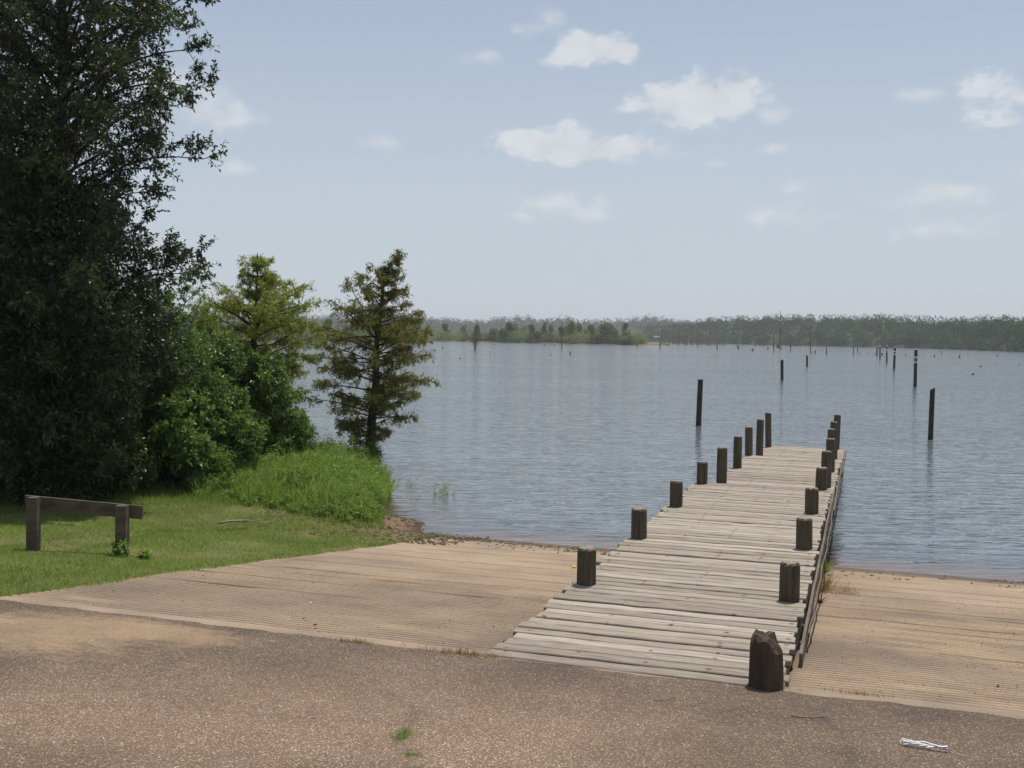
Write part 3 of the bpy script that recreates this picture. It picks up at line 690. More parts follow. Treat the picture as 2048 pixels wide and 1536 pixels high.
def cypress(px, D, prof, H, seed, lm, label, nb, z=None, lean=0.0, tip=0.0, dense=1.0, sway=0.03):
    root, x, y, z = tree_root('cypress_tree', px, D, label, 'tree', z=z); rng = np.random.default_rng(seed)
    zs = np.array([q[0] for q in prof])-z; rl = np.array([q[1] for q in prof]); rr_ = np.array([q[2] for q in prof])
    n = 16; tz = np.linspace(-.3, H, n); tp = np.zeros((n, 3)); tp[:, 2] = tz
    tp[:, 0] = lean*np.clip(tz/H, 0, 1)+np.cumsum(rng.normal(0, sway, n))*.6+tip*np.clip((tz/H-.86)/.14, 0, 1)**1.5; tp[:, 1] = np.cumsum(rng.normal(0, sway, n))*.6
    tp[:, 0] -= tp[0, 0]; tp[:, 1] -= tp[0, 1]
    wd = Acc(); lf = Acc(); tr_ = np.interp(tz, [-.3, .1, .5, H*.55, H], [.27, .2, .13, .07, .008]); wd.tube(tp, tr_, 10)
    lay = 0
    for k in range(nb):
        f = (k+.5)/nb; h = (0.10+0.89*f)*H; h += rng.normal(0, .06); a = k*2.39996+rng.normal(0, .4)
        R0_ = np.interp(h, zs, rl); R1_ = np.interp(h, zs, rr_); c = math.cos(a)
        R = (R1_ if c > 0 else R0_)*abs(c)+(R0_+R1_)/2*(1-abs(c)); R *= rng.choice([.22, .5, .78, .95, 1.0, 1.15])
        if R < .06: continue
        b = np.array([np.interp(h, tz, tp[:, q]) for q in range(3)]); nn_ = 7; t = np.linspace(0, 1, nn_)
        d = np.array([math.cos(a), math.sin(a), 0]); rise = rng.uniform(.0, .45)*R*(1+1.0*f)
        P = b+d[None]*R*t[:, None]; P[:, 2] += (rise+rng.normal(0, .10)*R)*t-rng.uniform(.02, .16)*R*t*t; P[:, :2] += rng.normal(0, .03*R, (nn_, 2))*t[:, None]
        wd.tube(P, np.linspace(.006+.018*min(1, R), .003, nn_), 5, cap=False)
        m = int(5+13*R*dense); ts = rng.uniform(.20, 1, m)**.8; S0 = np.stack([np.interp(ts, t, P[:, q]) for q in range(3)], -1)
        sd = np.sign(rng.normal(0, 1, m))[:, None]; perp = np.array([-d[1], d[0], 0])
        ts[0] = 1.0; dr = norm(d*rng.uniform(.3, .9, (m, 1))+perp*sd*rng.uniform(.3, 1, (m, 1))+np.array([0, 0, 1])*rng.normal(.02, .50, (m, 1)))
        ln = (.10+.22*R*(1.1-ts))*rng.uniform(.6, 1.3, m); S1 = S0+dr*ln[:, None]; wd.sticks(S0, S1, .0045, .002)
        q = 5; u = rng.uniform(.1, 1, (m, q, 1)); T0 = (S0[:, None]+(S1-S0)[:, None]*u).reshape(-1, 3)
        td = norm(np.repeat(dr, q, 0)*.5+rng.normal(0, .55, (m*q, 3))+np.array([0, 0, -.18])); T1 = T0+td*rng.uniform(.05, .13, (m*q, 1))
        wd.sticks(T0, T1, .002, .001)
        w_ = 6; u = rng.uniform(0, 1, (m*q, w_, 1)); C = (T0[:, None]+(T1-T0)[:, None]*u).reshape(-1, 3); N = len(C)
        D_ = norm(np.repeat(td, w_, 0)*.45+rng.normal(0, .55, (N, 3))+np.array([0, 0, -.35]))
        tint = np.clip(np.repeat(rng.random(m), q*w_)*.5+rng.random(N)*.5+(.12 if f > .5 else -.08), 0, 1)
        lf.leaves(C, D_, .062*rng.uniform(.6, 1.3, N), .019, tint, .3, rng, .1)
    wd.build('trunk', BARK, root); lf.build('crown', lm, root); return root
c2p = [(0.3, .35, .35), (.7, .55, .6), (1.0, 1.0, .8), (1.35, 1.75, 1.0), (1.6, 1.35, 1.25), (2.0, 1.3, 1.65), (2.6, 1.4, 1.5), (3.0, 1.5, 1.6), (3.3, 1.45, 1.5), (3.6, 1.0, 1.05), (3.95, 1.2, .8), (4.25, .55, .65), (4.6, .42, .55), (4.85, .16, .22), (5.4, .03, .08)]
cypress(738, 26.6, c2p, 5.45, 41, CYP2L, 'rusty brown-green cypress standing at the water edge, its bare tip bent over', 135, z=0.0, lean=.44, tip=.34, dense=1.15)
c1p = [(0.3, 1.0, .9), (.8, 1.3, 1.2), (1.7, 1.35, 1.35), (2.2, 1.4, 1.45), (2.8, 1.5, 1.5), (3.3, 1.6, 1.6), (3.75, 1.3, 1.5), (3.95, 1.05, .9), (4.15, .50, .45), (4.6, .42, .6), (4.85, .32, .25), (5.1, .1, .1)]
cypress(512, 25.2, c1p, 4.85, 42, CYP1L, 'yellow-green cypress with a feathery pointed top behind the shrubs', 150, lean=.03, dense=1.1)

cypress(418, 26.6, [(z_*.74, a_*.62, b_*.62) for z_, a_, b_ in c1p], 3.5, 43, CYP1L, 'young yellow-green cypress between the tall oak and the pointed green cypress', 80, dense=1.1)

# ------------------------------------------------------------------ weeds, bushes, grass
def stems(parent_or_name, P, H, per, L, Wd, lm, seed, up=0.3, name=None, parent=None, top=False):
    rng = np.random.default_rng(seed); N = len(P); d = norm(np.array([0, 0, 1.0])+rng.normal(0, .22, (N, 3))); T = P+d*H[:, None]
    st = Acc(); lf = Acc(); st.sticks(P, T, .003, .0012)
    s = rng.uniform(.3, 1, (N, per, 1))**.8; C = (P[:, None]+(T-P)[:, None]*s).reshape(-1, 3); n = len(C)
    D = norm(rng.normal(0, 1, (n, 3))*np.array([1, 1, .35])+np.array([0, 0, up])); tint = np.clip(np.repeat(rng.random(N), per)*.5+rng.random(n)*.5, 0, 1)
    lf.leaves(C, D, L*rng.uniform(.6, 1.3, n), Wd, tint, .3, rng, .2)
    V = np.concatenate(st.V+lf.V); ns_ = sum(len(v) for v in st.V); Q = np.concatenate([np.concatenate(st.Q), np.concatenate(lf.Q)+ns_]); a = np.concatenate(st.aq+lf.aq)
    return mesh_np(name or parent_or_name, V, Q, lm, parent, False, fattr={'rnd': a})
def photo_px(P):
    v = P-np.array([0, 0, EYE]); w_ = v@cF; return 1024+FPX*(v@cR)/w_, 768-FPX*(v@cU)/w_
rng = np.random.default_rng(50)
N = 60000; X = rng.uniform(-9.5, -2.3, N); Y = rng.uniform(17.5, 27.5, N); Z = land_z(X, Y); P = np.stack([X, Y, Z], -1)
s = shore_dist(X, Y); px, py = photo_px(P)
front = np.interp(px, [350, 480, 520, 600, 700, 775], [985, 1004, 1010, 1022, 1046, 1040])
ok = (s > -.12) & (px > 365) & (px < 790) & (py < front+6*np.sin(px*.13)) & (Y < 26.5)
P = P[ok]; py = py[ok]; px = px[ok]; s_ = s[ok]; hgt = np.interp(front[ok]-py, [0, 12, 50, 120], [.10, .22, .40, .42])*rng.uniform(.6, 1.15, len(P))*(0.8+.45*fbm(P[:, 0]*1.1, P[:, 1]*1.1))
keep = rng.random(len(P)) < np.where(py < front[ok]-60, .45, .9)*np.where(px < 470, .6, 1)
P = P[keep]; hgt = hgt[keep]*np.where(rng.random(keep.sum()) > .93, 1.45, 1)
gap = fbm(P[:, 0]*1.7+3, P[:, 1]*1.7+9) > .40; P = P[gap]; hgt = hgt[gap]
PG = P[rng.choice(len(P), min(len(P), 7000), False)]
if len(P) > 6500: q = rng.choice(len(P), 6500, False); P = P[q]; hgt = hgt[q]
tag(stems('waterside_weeds', P, hgt*(.15+1.6*fbm(P[:, 0]*2.6+5, P[:, 1]*2.6)), 17, .078, .019, WEEDL, 51), kind='stuff')
N = len(PG); d = norm(np.array([0, 0, 1.])+rng.normal(0, .35, (N, 3))*[1, 1, .2]); a_ = rng.uniform(0, 6.28, N); S_ = np.stack([np.cos(a_), np.sin(a_), 0*a_], -1)*.006
Lb_ = rng.uniform(.25, .75, N)*(.4+fbm(PG[:, 0]*2+1, PG[:, 1]*2)); mid_ = PG+d*Lb_[:, None]*.6; V = np.zeros((N, 5, 3)); V[:, 0] = PG-S_; V[:, 1] = PG+S_; V[:, 2] = mid_+S_*.8; V[:, 3] = mid_-S_*.8; V[:, 4] = mid_+(d+rng.normal(0, .4, (N, 3))-[0, 0, .25])*Lb_[:, None]*.4
b_ = np.arange(N)[:, None]*5
tag(mesh_np('waterside_grass', V.reshape(-1, 3), [b_+np.array([[0, 1, 2, 3]]), b_+np.array([[3, 2, 4]])], GRASSM, None, False, fattr={'rnd': np.tile(rng.random(N), 2)}), kind='stuff')
# lighter bushes at the left of the weed bank
def bush(px, py, zg, H, R, lm, label, seed, n=130, per=24, L=.06, Wd=.02, name='bush', cat='bush'):
    p = on_z(px, py, zg); p[2] = gz(p[0], p[1]); root = None
    rng = np.random.default_rng(seed); q = rng.normal(0, R*.5, (n, 2)); d = np.hypot(q[:, 0], q[:, 1])
    P = np.concatenate([q*.5, np.zeros((n, 1))], 1); P[:, 2] = -.02
    Hh = H*np.clip(1-(d/R/1.5)**2, .3, 1)*rng.uniform(.7, 1.1, n)
    o = stems('x', P, Hh, per, L, Wd, lm, seed, name=name); o.location = tuple(map(float, p)); return tag(o, label, cat)
bush(430, 985, .3, .85, .45, LIMEL, 'pale yellow-green bush at the left end of the waterside weeds', 52, 150, 26, .075, .028)
bush(395, 992, .3, .42, .30, WEEDL, 'low green bush left of the pale yellow-green bush', 53, 90, 20, .06, .02)
bush(490, 992, .3, .46, .40, LIMEL, 'low lime bush right of the pale yellow-green bush', 54, 110, 20, .045, .016)
bush(622, 930, .3, .42, .25, LIMEL, 'bright young sapling poking up at the top of the weed bank', 55, 20, 14, .09, .035, name='sapling', cat='plant')
bush(738, 945, .02, .75, .33, SHRUBL, 'dark leafy bush wrapped around the foot of the rusty cypress', 56, 120, 26, .07, .022)

def grass(name, n, cond, seed, Lf, W_, reg, m=GRASSM, lean=.8):
    rng = np.random.default_rng(seed); X = rng.uniform(reg[0], reg[1], n); Y = rng.uniform(reg[2], reg[3], n); Z = land_z(X, Y)
    P = np.stack([X, Y, Z-.005], -1); px, py = photo_px(P); u = X*NN[0]+Y*NN[1]; v = X*DD[0]+Y*DD[1]; s = shore_dist(X, Y)
    pr = cond(px, py, u, v, s, X, Y); k = rng.random(n) < pr; P = P[k]; N = len(P); L = Lf(px[k], py[k], s[k])*rng.uniform(.5, 1.3, N)
    L = L*(.55+.95*fbm(P[:, 0]*2.2, P[:, 1]*2.2))
    d = norm(np.array([0, 0, 1.])+rng.normal(0, lean, (N, 3))*[1, 1, .3]); a = rng.uniform(0, 2*math.pi, N); S_ = np.stack([np.cos(a), np.sin(a), 0*a], -1)
    w_ = (W_*rng.uniform(.7, 1.4, N))[:, None]; V = np.zeros((N, 3, 3)); V[:, 0] = P-S_*w_; V[:, 1] = P+S_*w_; V[:, 2] = P+d*L[:, None]
    patch = fbm(P[:, 0]*.9, P[:, 1]*.9); tint = np.clip(rng.random(N)*.55+(patch-.3)*.9, 0, 1)
    print(name, N); return tag(mesh_np(name, V.reshape(-1, 3), np.arange(N*3).reshape(N, 3), m, None, False, fattr={'rnd': tint}), kind='stuff')
def lawn_c(px, py, u, v, s, X, Y):
    e = -6.95+0.35*sstep(9, 15, v)+0.22*(fbm(v*1.5, v*0+5)-.5)
    bare = np.exp(-(((u+7.4)/.85)**2+((v-16.9)/1.1)**2)); bare2 = .75*sstep(.60, .68, fbm(X*1.1+7, Y*1.1))
    return ((u < e) & (px > -140) & (s > .25))*(1-np.clip(bare*1.15, 0, 1))*(1-bare2)*np.clip(.35+1.0*fbm(X*3, Y*3), 0, 1)
grass('lawn_grass', 420000, lawn_c, 60, lambda px, py, s: .045+.03*(py < 1010), .0045, (-9.5, -0.8, 8.0, 22))
grass('tall_grass', 60000, lambda px, py, u, v, s, X, Y: ((px > -100) & (px < 770) & (py < np.interp(px, [400, 500, 600, 700, 770], [1005, 1015, 1030, 1056, 1060])) & (py > 930) & (s > .3))*1.0, 61, lambda px, py, s: np.interp(py, [940, 1005, 1050], [.26, .12, .14]), .006, (-10, -1.5, 15, 24), lean=.3)
bpx = lambda x0, y0, x1, y1, w_: (lambda px, py, u, v, s, X, Y: (np.abs(py-np.interp(px, [x0, x1], [y0, y1])) < w_) & (px > x0) & (px < x1))
# weeds round the barrier posts
for k, (px_, py_, r_, lab) in enumerate(((240, 1104, .16, 'leafy weeds around the foot of the right barrier post'), (290, 1108, .13, 'low leafy weed patch right of the barrier'), (68, 1098, .10, 'small leafy weed at the foot of the left barrier post'))):
    bush(px_, py_, .8, .13 if k else .24, r_, WEEDL, lab, 70+k, 40, 8, .04, .03, name='weed', cat='weed')

# tufts
def tuft(px, py, zf, m, label, seed, H=.06, R=.06, n=120, W_=.003, elong=(1, 1), name='grass_tuft', cat='grass tuft', lean=.5):
    rng = np.random.default_rng(seed); u_, v_ = None, None
    p = on_z(px, py, zf)
    for _ in range(3):
        v = p[0]*DD[0]+p[1]*DD[1]; p = on_z(px, py, float(plane_z(v)))
    q = rng.normal(0, R*.5, (n, 2))*elong; P = np.concatenate([q, np.full((n, 1), -.012)], 1)
    d = norm(np.array([0, 0, 1.])+rng.normal(0, lean, (n, 3))*[1, 1, .3]); L = H*rng.uniform(.4, 1.2, n); a = rng.uniform(0, 6.28, n); S_ = np.stack([np.cos(a), np.sin(a), 0*a], -1)*W_
    V = np.zeros((n, 3, 3)); V[:, 0] = P-S_; V[:, 1] = P+S_; V[:, 2] = P+d*L[:, None]
    o = mesh_np(name, V.reshape(-1, 3), np.arange(n*3).reshape(n, 3), m, None, False, fattr={'rnd': rng.random(n)})
    o.location = tuple(map(float, p)); o.rotation_euler = (0, 0, ANG); return tag(o, label, cat)
tuft(800, 1475, 1.3, GRASSM, 'larger green grass tuft growing in the asphalt crack', 80, .045, .065, 240, .003, (.7, 1.5))
tuft(822, 1512, 1.3, GRASSM, 'smaller green grass tuft nearest the bottom edge of the photo', 81, .04, .04, 130, .003, (1.2, .7))
tuft(2000, 1478, 1.3, GRASSM, 'tiny green weed on the asphalt right of the white ribbon', 82, .02, .03, 40, .003)
tuft(705, 1285, 1.1, DRYM, 'pale dry grass tuft in the middle of the ramp top edge', 83, .06, .10, 260, .003, (1.8, .5), name='dry_grass_tuft')
tuft(925, 1308, 1.1, DRYM, 'reddish dry grass tuft beside the near left dock corner', 84, .06, .13, 420, .003, (2.2, .5), name='dry_grass_tuft')
tuft(1715, 1388, 1.1, DRYM, 'thin dry grass tuft on the ramp edge right of the dock', 85, .04, .09, 200, .003, (2.0, .5), name='dry_grass_tuft')
tuft(1560, 1376, 1.1, DRYM, 'reddish dry grass at the foot of the broken piling', 86, .025, .07, 160, .003, (2.2, .5), name='dry_grass_tuft')
tuft(1690, 1186, .5, DRYM, 'tangle of dry straw beside the right side of the dock', 87, .09, .22, 520, .0025, (.8, 2.6), name='dry_grass_tuft', lean=1.2)
tuft(1650, 1180, .4, DRYM, 'dry vines hanging along the dock edge above the ramp', 88, .32, .10, 160, .004, (.6, 3.0), name='dry_vine', cat='vine', lean=.8)
tuft(1648, 1142, .2, WEEDL, 'small green weed beside the dock at the waterline', 89, .22, .06, 60, .008, name='green_weed', cat='weed')
tuft(820, 1302, 1.1, GRASSM, 'sparse green tuft on the ramp edge left of the dock', 90, .025, .05, 60, .003, (2, .6))
o = tuft(1637, 1205, .5, simple_mat('dead_leaf', (.10, .035, .018), (.20, .08, .04)), 'curled dark red-brown dead leaves beside the dock', 91, .14, .04, 26, .014, name='dead_leaves', cat='leaves', lean=1.0)

# plants standing in the shallow water
for px_, py_, H, n, lab, sd_ in ((888, 990, .30, 26, 'leafy water plant in the shallows, the larger one', 92), (816, 972, .20, 9, 'thin water plant in the shallows, nearer the weed bank', 93)):
    p = on_z(px_, py_, 0); r3 = np.random.default_rng(sd_); P = np.zeros((n, 3)); P[:, 0] = r3.normal(0, .13, n); P[:, 1] = r3.normal(0, .06, n); P[:, 2] = -.25
    o = stems('x', P, .25+H*r3.uniform(.4, 1, n), 9, .07, .014, WEEDL, sd_, name='water_plant'); o.location = tuple(map(float, p)); tag(o, lab, 'plant')

# wrack and mud clumps along the shoreline, loose stones
def clumps(name, P, R, m, seed, flat=.45):
    rng = np.random.default_rng(seed); N = len(P)
    base = np.array([[1, 0, 0], [0, 1, 0], [-1, 0, 0], [0, -1, 0], [0, 0, 1], [0, 0, -1]], float)
    V = P[:, None]+base[None]*R[:, None, None]*rng.uniform(.6, 1.3, (N, 6, 1))*np.array([1, 1, flat])
    a = rng.uniform(0, 6.28, N); c, s = np.cos(a)[:, None], np.sin(a)[:, None]; d = V-P[:, None]; V[:, :, 0] = P[:, None, 0]+d[:, :, 0]*c-d[:, :, 1]*s; V[:, :, 1] = P[:, None, 1]+d[:, :, 0]*s+d[:, :, 1]*c
    T = np.array([[0, 1, 4], [1, 2, 4], [2, 3, 4], [3, 0, 4], [1, 0, 5], [2, 1, 5], [3, 2, 5], [0, 3, 5]])
    F = (np.arange(N)[:, None, None]*6+T[None]).reshape(-1, 3)
    return tag(mesh_np(name, V.reshape(-1, 3), F, m, None, False, fattr={'rnd': np.repeat(rng.random(N), 8)}), kind='stuff')
def stone_mat():
    m, t, o = mat('stones'); r = attr(t, 'rnd'); cr = t.node('ShaderNodeValToRGB'); t.l.new(r, cr.inputs[0]); e = cr.color_ramp.elements
    e[0].color = (.10, .075, .055, 1); e[1].color = (.62, .58, .52, 1); e[1].position = 1.0
    for p_, c_ in ((.35, (.20, .135, .09, 1)), (.7, (.36, .26, .17, 1)), (.93, (.42, .34, .26, 1))): q = e.new(p_); q.color = c_
    principled(t, o, cr.outputs[0], .8, .3); return m
STONE = stone_mat(); MUD = simple_mat('wrack', (.05, .032, .02), (.13, .085, .05), 30)
r4 = np.random.default_rng(95)
n = 9000; u = r4.uniform(-9, 5, n); v = r4.uniform(2.6, 7.15, n); x, y = uv2w(u, v); R = r4.uniform(.002, .0055, n)*(1+.8*(r4.random(n) > .97)); z = 1.1+.1*(7.2-v)+.002
clumps('loose_gravel', np.stack([x, y, z], -1), R, STONE, 96)
n = 5200; u = r4.uniform(-6.6, 6, n); u = np.where((u > -2.6) & (u < -.4), u+3.5, u); v = r4.uniform(7.3, 16, n); x, y = uv2w(u, v); R = r4.uniform(.002, .006, n)*(1+r4.random(n)**9*1.2)
clumps('ramp_gravel', np.stack([x, y, plane_z(v)+.000], -1), R, STONE, 97)
# shoreline wrack in bands
Pw = []
for k in range(1500):
    u_ = r4.uniform(-8.2, 6) if k % 3 else r4.uniform(-8.2, -3.2)
    if -2.5 < u_ < -.4: continue
    vs = np.interp(u_, [-8.6, -6.8, -5.7, -3.6, -.4, 2.3, 6], [17.9, 17.25, 16.75, 16.6, 16.55, 16.9, 17.3])
    off = r4.choice([.18, .5, .85, 1.2])+r4.normal(0, .07); 
    if fbm(np.array([u_*1.3+off*9]), np.array([off*5.]))[0] < .5: continue
    xx, yy = uv2w(u_, vs-off); zz = gz(xx, yy); Pw.append((xx, yy, zz+.002))
Pw = np.array(Pw); clumps('shoreline_wrack', Pw, r4.uniform(.008, .035, len(Pw))*(1+(Pw[:, 0] < -1)*.5), MUD, 98, .3)
n = 2600; X = r4.uniform(-4.2, -.2, n); Y = r4.uniform(16.2, 21.2, n); s = shore_dist(X, Y); k = (s > .03) & (X*NN[0]+Y*NN[1] < -5.9); P = np.stack([X, Y, land_z(X, Y)], -1)[k]
clumps('mud_clods', P, r4.uniform(.008, .04, len(P))*(1+r4.random(len(P))**6), MUD, 99, .5)

# small single things
def simple_thing(name, px, py, m, label, cat, fn, zf=None):
    p = on_z(px, py, zf if zf is not None else 1.3)
    if zf is None:
        for _ in range(3): v = p[0]*DD[0]+p[1]*DD[1]; p = on_z(px, py, float(plane_z(v)))
    a = Acc(); fn(a); o = a.build(name, m, None, True); o.location = tuple(map(float, p)); return tag(o, label, cat)
WHITE = simple_mat('white_plastic', (.72, .72, .74), (.85, .85, .86), 30, rough=.5)
YEL = simple_mat('yellow_plastic', (.75, .55, .05), (.8, .62, .08), 30, rough=.5)
def ribbon(a):
    r = np.random.default_rng(5)
    for k in range(5):
        n = 14; t = np.linspace(0, 1, n); P = np.stack([-.10+.21*t, .045-.095*t+.010*np.sin(t*9+k)+.006*(k-2)*(1-t)*2, .010+.010*np.abs(np.sin(t*7+k))+.002*k], -1)
        wv = .006+.004*np.sin(t*5+k); V = []
        for i_ in range(n): V += [P[i_]-[0, wv[i_], .001], P[i_]+[0, wv[i_], .002], P[i_]+[0, wv[i_]*.2, -.004]]
        Q = []
        for i_ in range(n-1):
            for q in range(3): Q.append([i_*3+q, i_*3+(q+1) % 3, (i_+1)*3+(q+1) % 3, (i_+1)*3+q])
        a.add(V, Q)
    a.tube([(-.10, .03, .012), (-.085, .055, .02), (-.10, .065, .012), (-.115, .05, .01)], .005, 5)
    a.tube([(-.09, .05, .012), (-.05, .055, .02), (-.04, .03, .012)], .004, 5)
simple_thing('plastic_ribbon', 1848, 1496, WHITE, 'crumpled white plastic ribbon lying on the asphalt', 'litter', ribbon)
simple_thing('twig', 1620, 1440, TIMBER, 'thin dark curved twig on the asphalt right of the broken piling', 'twig', lambda a: a.tube([(-.10+.02*k, .05-.012*k+.0011*k*k, .006) for k in range(11)], .0035, 5))
simple_thing('twig', 1335, 1400, DRYM, 'pale straw twig on the asphalt in front of the dock', 'twig', lambda a: a.tube([(-.09+.018*k, -.03+.001*k*k, .006) for k in range(10)], .0025, 5))
simple_thing('dead_leaf', 625, 1253, TIMBER, 'single dark dead leaf on the grooved ramp', 'leaf', lambda a: a.leaves(np.array([[0, 0, .012], [0, 0, .012]]), np.array([[1, .4, .25], [1, -.5, .2]]), .045, .022, .3))
simple_thing('plastic_scrap', 621, 1208, WHITE, 'tiny white scrap on the upper ramp', 'litter', lambda a: a.tube([(-.012, 0, .006), (.012, .003, .012)], .009, 6))
simple_thing('bottle_cap', 1148, 1136, YEL, 'small yellow cap on the ramp beside a left piling', 'bottle cap', lambda a: a.tube([(0, 0, 0), (0, 0, .024)], .026, 12))
def branch(a):
    a.tube([(-.26, -.05, .02), (-.1, -.02, .05), (.08, .05, .05), (.24, .10, .04)], [.016, .02, .018, .008], 6)
    a.tube([(-.05, 0, .05), (-.16, .05, .06)], .009, 5); a.tube([(.1, .05, .05), (.2, .03, .07)], .008, 5)
simple_thing('driftwood', 470, 1049, BARKP, 'pale bleached driftwood branch lying on the grass', 'driftwood', branch, .45)
simple_thing('driftwood', 525, 1050, BARKP, 'short thin bleached stick right of the driftwood branch', 'driftwood', lambda a: a.tube([(-.07, 0, .03), (.07, .01, .035)], .008, 5), .45)
def dead_limb(a):
    a.tube([(-.35, 0, .08), (-.12, .02, .12), (.15, 0, -.04), (.42, .02, -.22), (.5, 0, -.25)], [.022, .02, .016, .013, .008], 6)
# pale dead limb inside the shrubs (belongs to its own small snag)
p = at_depth(235, 735, 19.4); zb = gz(p[0], p[1]); h0 = p[2]-zb
a = Acc(); a.tube([(-.25, .3, -.1), (-.3, .2, h0*.5), (-.33, .08, h0*.85), (-.26, 0, h0+.06), (-.05, 0, h0+.07), (.18, 0, h0-.08), (.38, .02, h0-.24), (.5, 0, h0-.25)], [.05, .04, .03, .022, .018, .016, .013, .007], 7)
o = a.build('dead_sapling', BARKP); o.location = (p[0], p[1], zb); tag(o, 'bare pale dead sapling with a bent limb among the dark shrubs', 'tree')

# ------------------------------------------------------------------ piles and markers in the lake
def pile_at(px, pyb, pyt, wpx, name, label, lean=0.0, m=PILE, cat='piling', group=None, bands=None, slant=0.0):
    b = on_z(px, pyb, 0); t = at_depth(px+lean, pyt, b[1]); H = t[2]; R = wpx/2*b[1]/FPX
    root = None
    a = Acc(); sd_ = 12; dx = t[0]-b[0]
    hs = np.array([-1.8, 0, H*.3, H*.7, H]); rr_ = np.array([1.1, 1.05, 1, .98, .95])*R; th = np.arange(sd_)*2*math.pi/sd_; V = []
    for k, h in enumerate(hs):
        zz = np.full(sd_, h)+(slant*R*np.cos(th) if k == 4 else 0)
        V.append(np.stack([np.cos(th)*rr_[k]+dx*h/H+.02*R*math.sin(k*2), np.sin(th)*rr_[k], zz], -1))
    V = np.concatenate(V); V = np.concatenate([V, [[dx, 0, H]]]); i = np.arange(4)[:, None]*sd_; j = np.arange(sd_)[None]; k = (j+1) % sd_
    Q = np.stack([i+j, i+k, i+sd_+k, i+sd_+j], -1).reshape(-1, 4); c = len(V)-1
    a.add(V, Q, [[4*sd_+q, 4*sd_+(q+1) % sd_, c] for q in range(sd_)])
    if bands is None:
        o = a.build(name, m); o.location = (b[0], b[1], 0); return tag(o, label, cat, group)
    root = empty(name, (b[0], b[1], 0), 0, label, cat, group); a.build('pole', m, root)
    for (nm, y0, y1, mm, gr_) in bands:
        z0 = at_depth(px, y1, b[1])[2]; z1 = at_depth(px, y0, b[1])[2]
        c_ = Acc(); c_.tube([(dx*z0/H, 0, z0), (dx*z1/H, 0, z1)], R*gr_, 14); c_.build(nm, mm, root)
    return root
GREENP = simple_mat('green_paint', (.02, .16, .14), (.03, .2, .17), 20, rough=.5)
REFL = simple_mat('white_band', (.55, .6, .62), (.7, .72, .74), 20, rough=.4)
DARKP = simple_mat('wet_dark_piling', (.022, .022, .018), (.055, .05, .04), 12, (1, 1, .2))
pile_at(1397, 851, 759, 11, 'mooring_pile', 'weathered pile standing in the lake left of the dock end', lean=4, m=DARKP, cat='pile')
pile_at(1861, 878, 778, 10, 'mooring_pile', 'leaning pile with a slanted top in the lake right of the dock, the nearest one', lean=4, m=DARKP, cat='pile', slant=.6)
pile_at(1564, 760, 720, 6, 'mooring_pile', 'short pile in the open lake above the left dock pilings', m=DARKP, cat='pile')
pile_at(1614, 733, 711, 4, 'mooring_pile', 'small pile in the open lake, right of and beyond the short one', m=DARKP, cat='pile')
ordn = ['nearest and largest', 'second', 'third', 'fourth', 'farthest']
for k, (px_, yb, yt, w_, bd) in enumerate(((1830, 773, 698, 6.6, [(713, 715.5), (723.5, 726)]), (1788, 738, 693.5, 4.6, [(702, 704), (708, 710)]), (1773.5, 726, 691.5, 3.2, [(698, 700), (703, 704.5)]), (1760, 718, 691.5, 2.8, []), (1754, 711.5, 692.5, 2.6, []))):
    bands = [('cap', yt-.6, yt+1.6, REFL, 1.12)]+[('band', y0, y1, REFL, 1.06) for y0, y1 in bd]
    if bd: bands.append(('green_panel', bd[0][1], bd[1][0], GREENP, 1.05))
    pile_at(px_, yb, yt, w_, 'channel_marker', 'dark channel marker post with a white cap, the %s in its row' % ordn[k], lean=2 if k < 2 else 0, m=DARKP, cat='marker post', group='channel marker posts in a row', bands=bands)

# dead trees, stumps
def snag(px, yb, yt, w_, label, group=None, name='dead_tree', cat='dead tree', m=SNAG, twigs=6, taper=.35):
    b = on_z(px, yb, 0); H = at_depth(px, yt, b[1])[2]; R = w_/2*b[1]/FPX; r = np.random.default_rng(int(px*7)); n = 6; z = np.linspace(-1.2, H, n)
    P = np.stack([np.cumsum(r.normal(0, .012*H, n)), np.cumsum(r.normal(0, .012*H, n)), z], -1); P[:, :2] -= P[0, :2]; a = Acc()
    a.tube(P, R*np.interp(z, [-1.2, .3, H], [1.5, 1.15, taper]), 7)
    if H > 3:
        for k in range(twigs): h = r.uniform(.35, .95)*H; aa = r.uniform(0, 6.28); l = r.uniform(.04, .12)*H; q = np.array([np.interp(h, z, P[:, i_]) for i_ in range(3)]); a.tube([q, q+[math.cos(aa)*l, math.sin(aa)*l, l*.5]], [R*.3, R*.1], 4)
    o = a.build(name, m); o.location = (b[0], b[1], 0); return tag(o, label, cat, group)
snag(1124, 698, 642, 2.0, 'tall thin bare pole of a dead tree in front of the island')
snag(1559, 698, 621, 2.6, 'tallest bare dead tree rising from the lake in front of the right-hand forest', twigs=4)
snag(1547, 703, 663, 2.0, 'bare dead pole just left of the tallest dead tree')
snag(1580, 704, 681, 1.7, 'short dead pole just right of the tallest dead tree')
snag(1621.5, 706, 645, 2.0, 'tall thin dead tree, next one right of the tallest dead tree')
snag(1274, 695, 680, 1.8, 'thin dead pole off the right tip of the island', name='pole', cat='pole')
snag(1434, 699, 684, 2.0, 'dead pole in front of the flooded timber, right of its middle', name='pole', cat='pole', taper=.9)
snag(1395, 693.5, 681, 1.6, 'thin dead pole in front of the flooded timber, at its middle', name='pole', cat='pole', taper=.9)
snag(1652.5, 708, 690, 2.0, 'straight post in the lake left of the channel markers', name='pole', cat='pole', taper=.9)
snag(1707, 709, 694, 1.8, 'thin post in the lake, first one left of the channel markers', name='pole', cat='pole', taper=.9)
snag(1884, 710, 701, 1.4, 'thin short post in the lake right of the channel markers', name='pole', cat='pole')
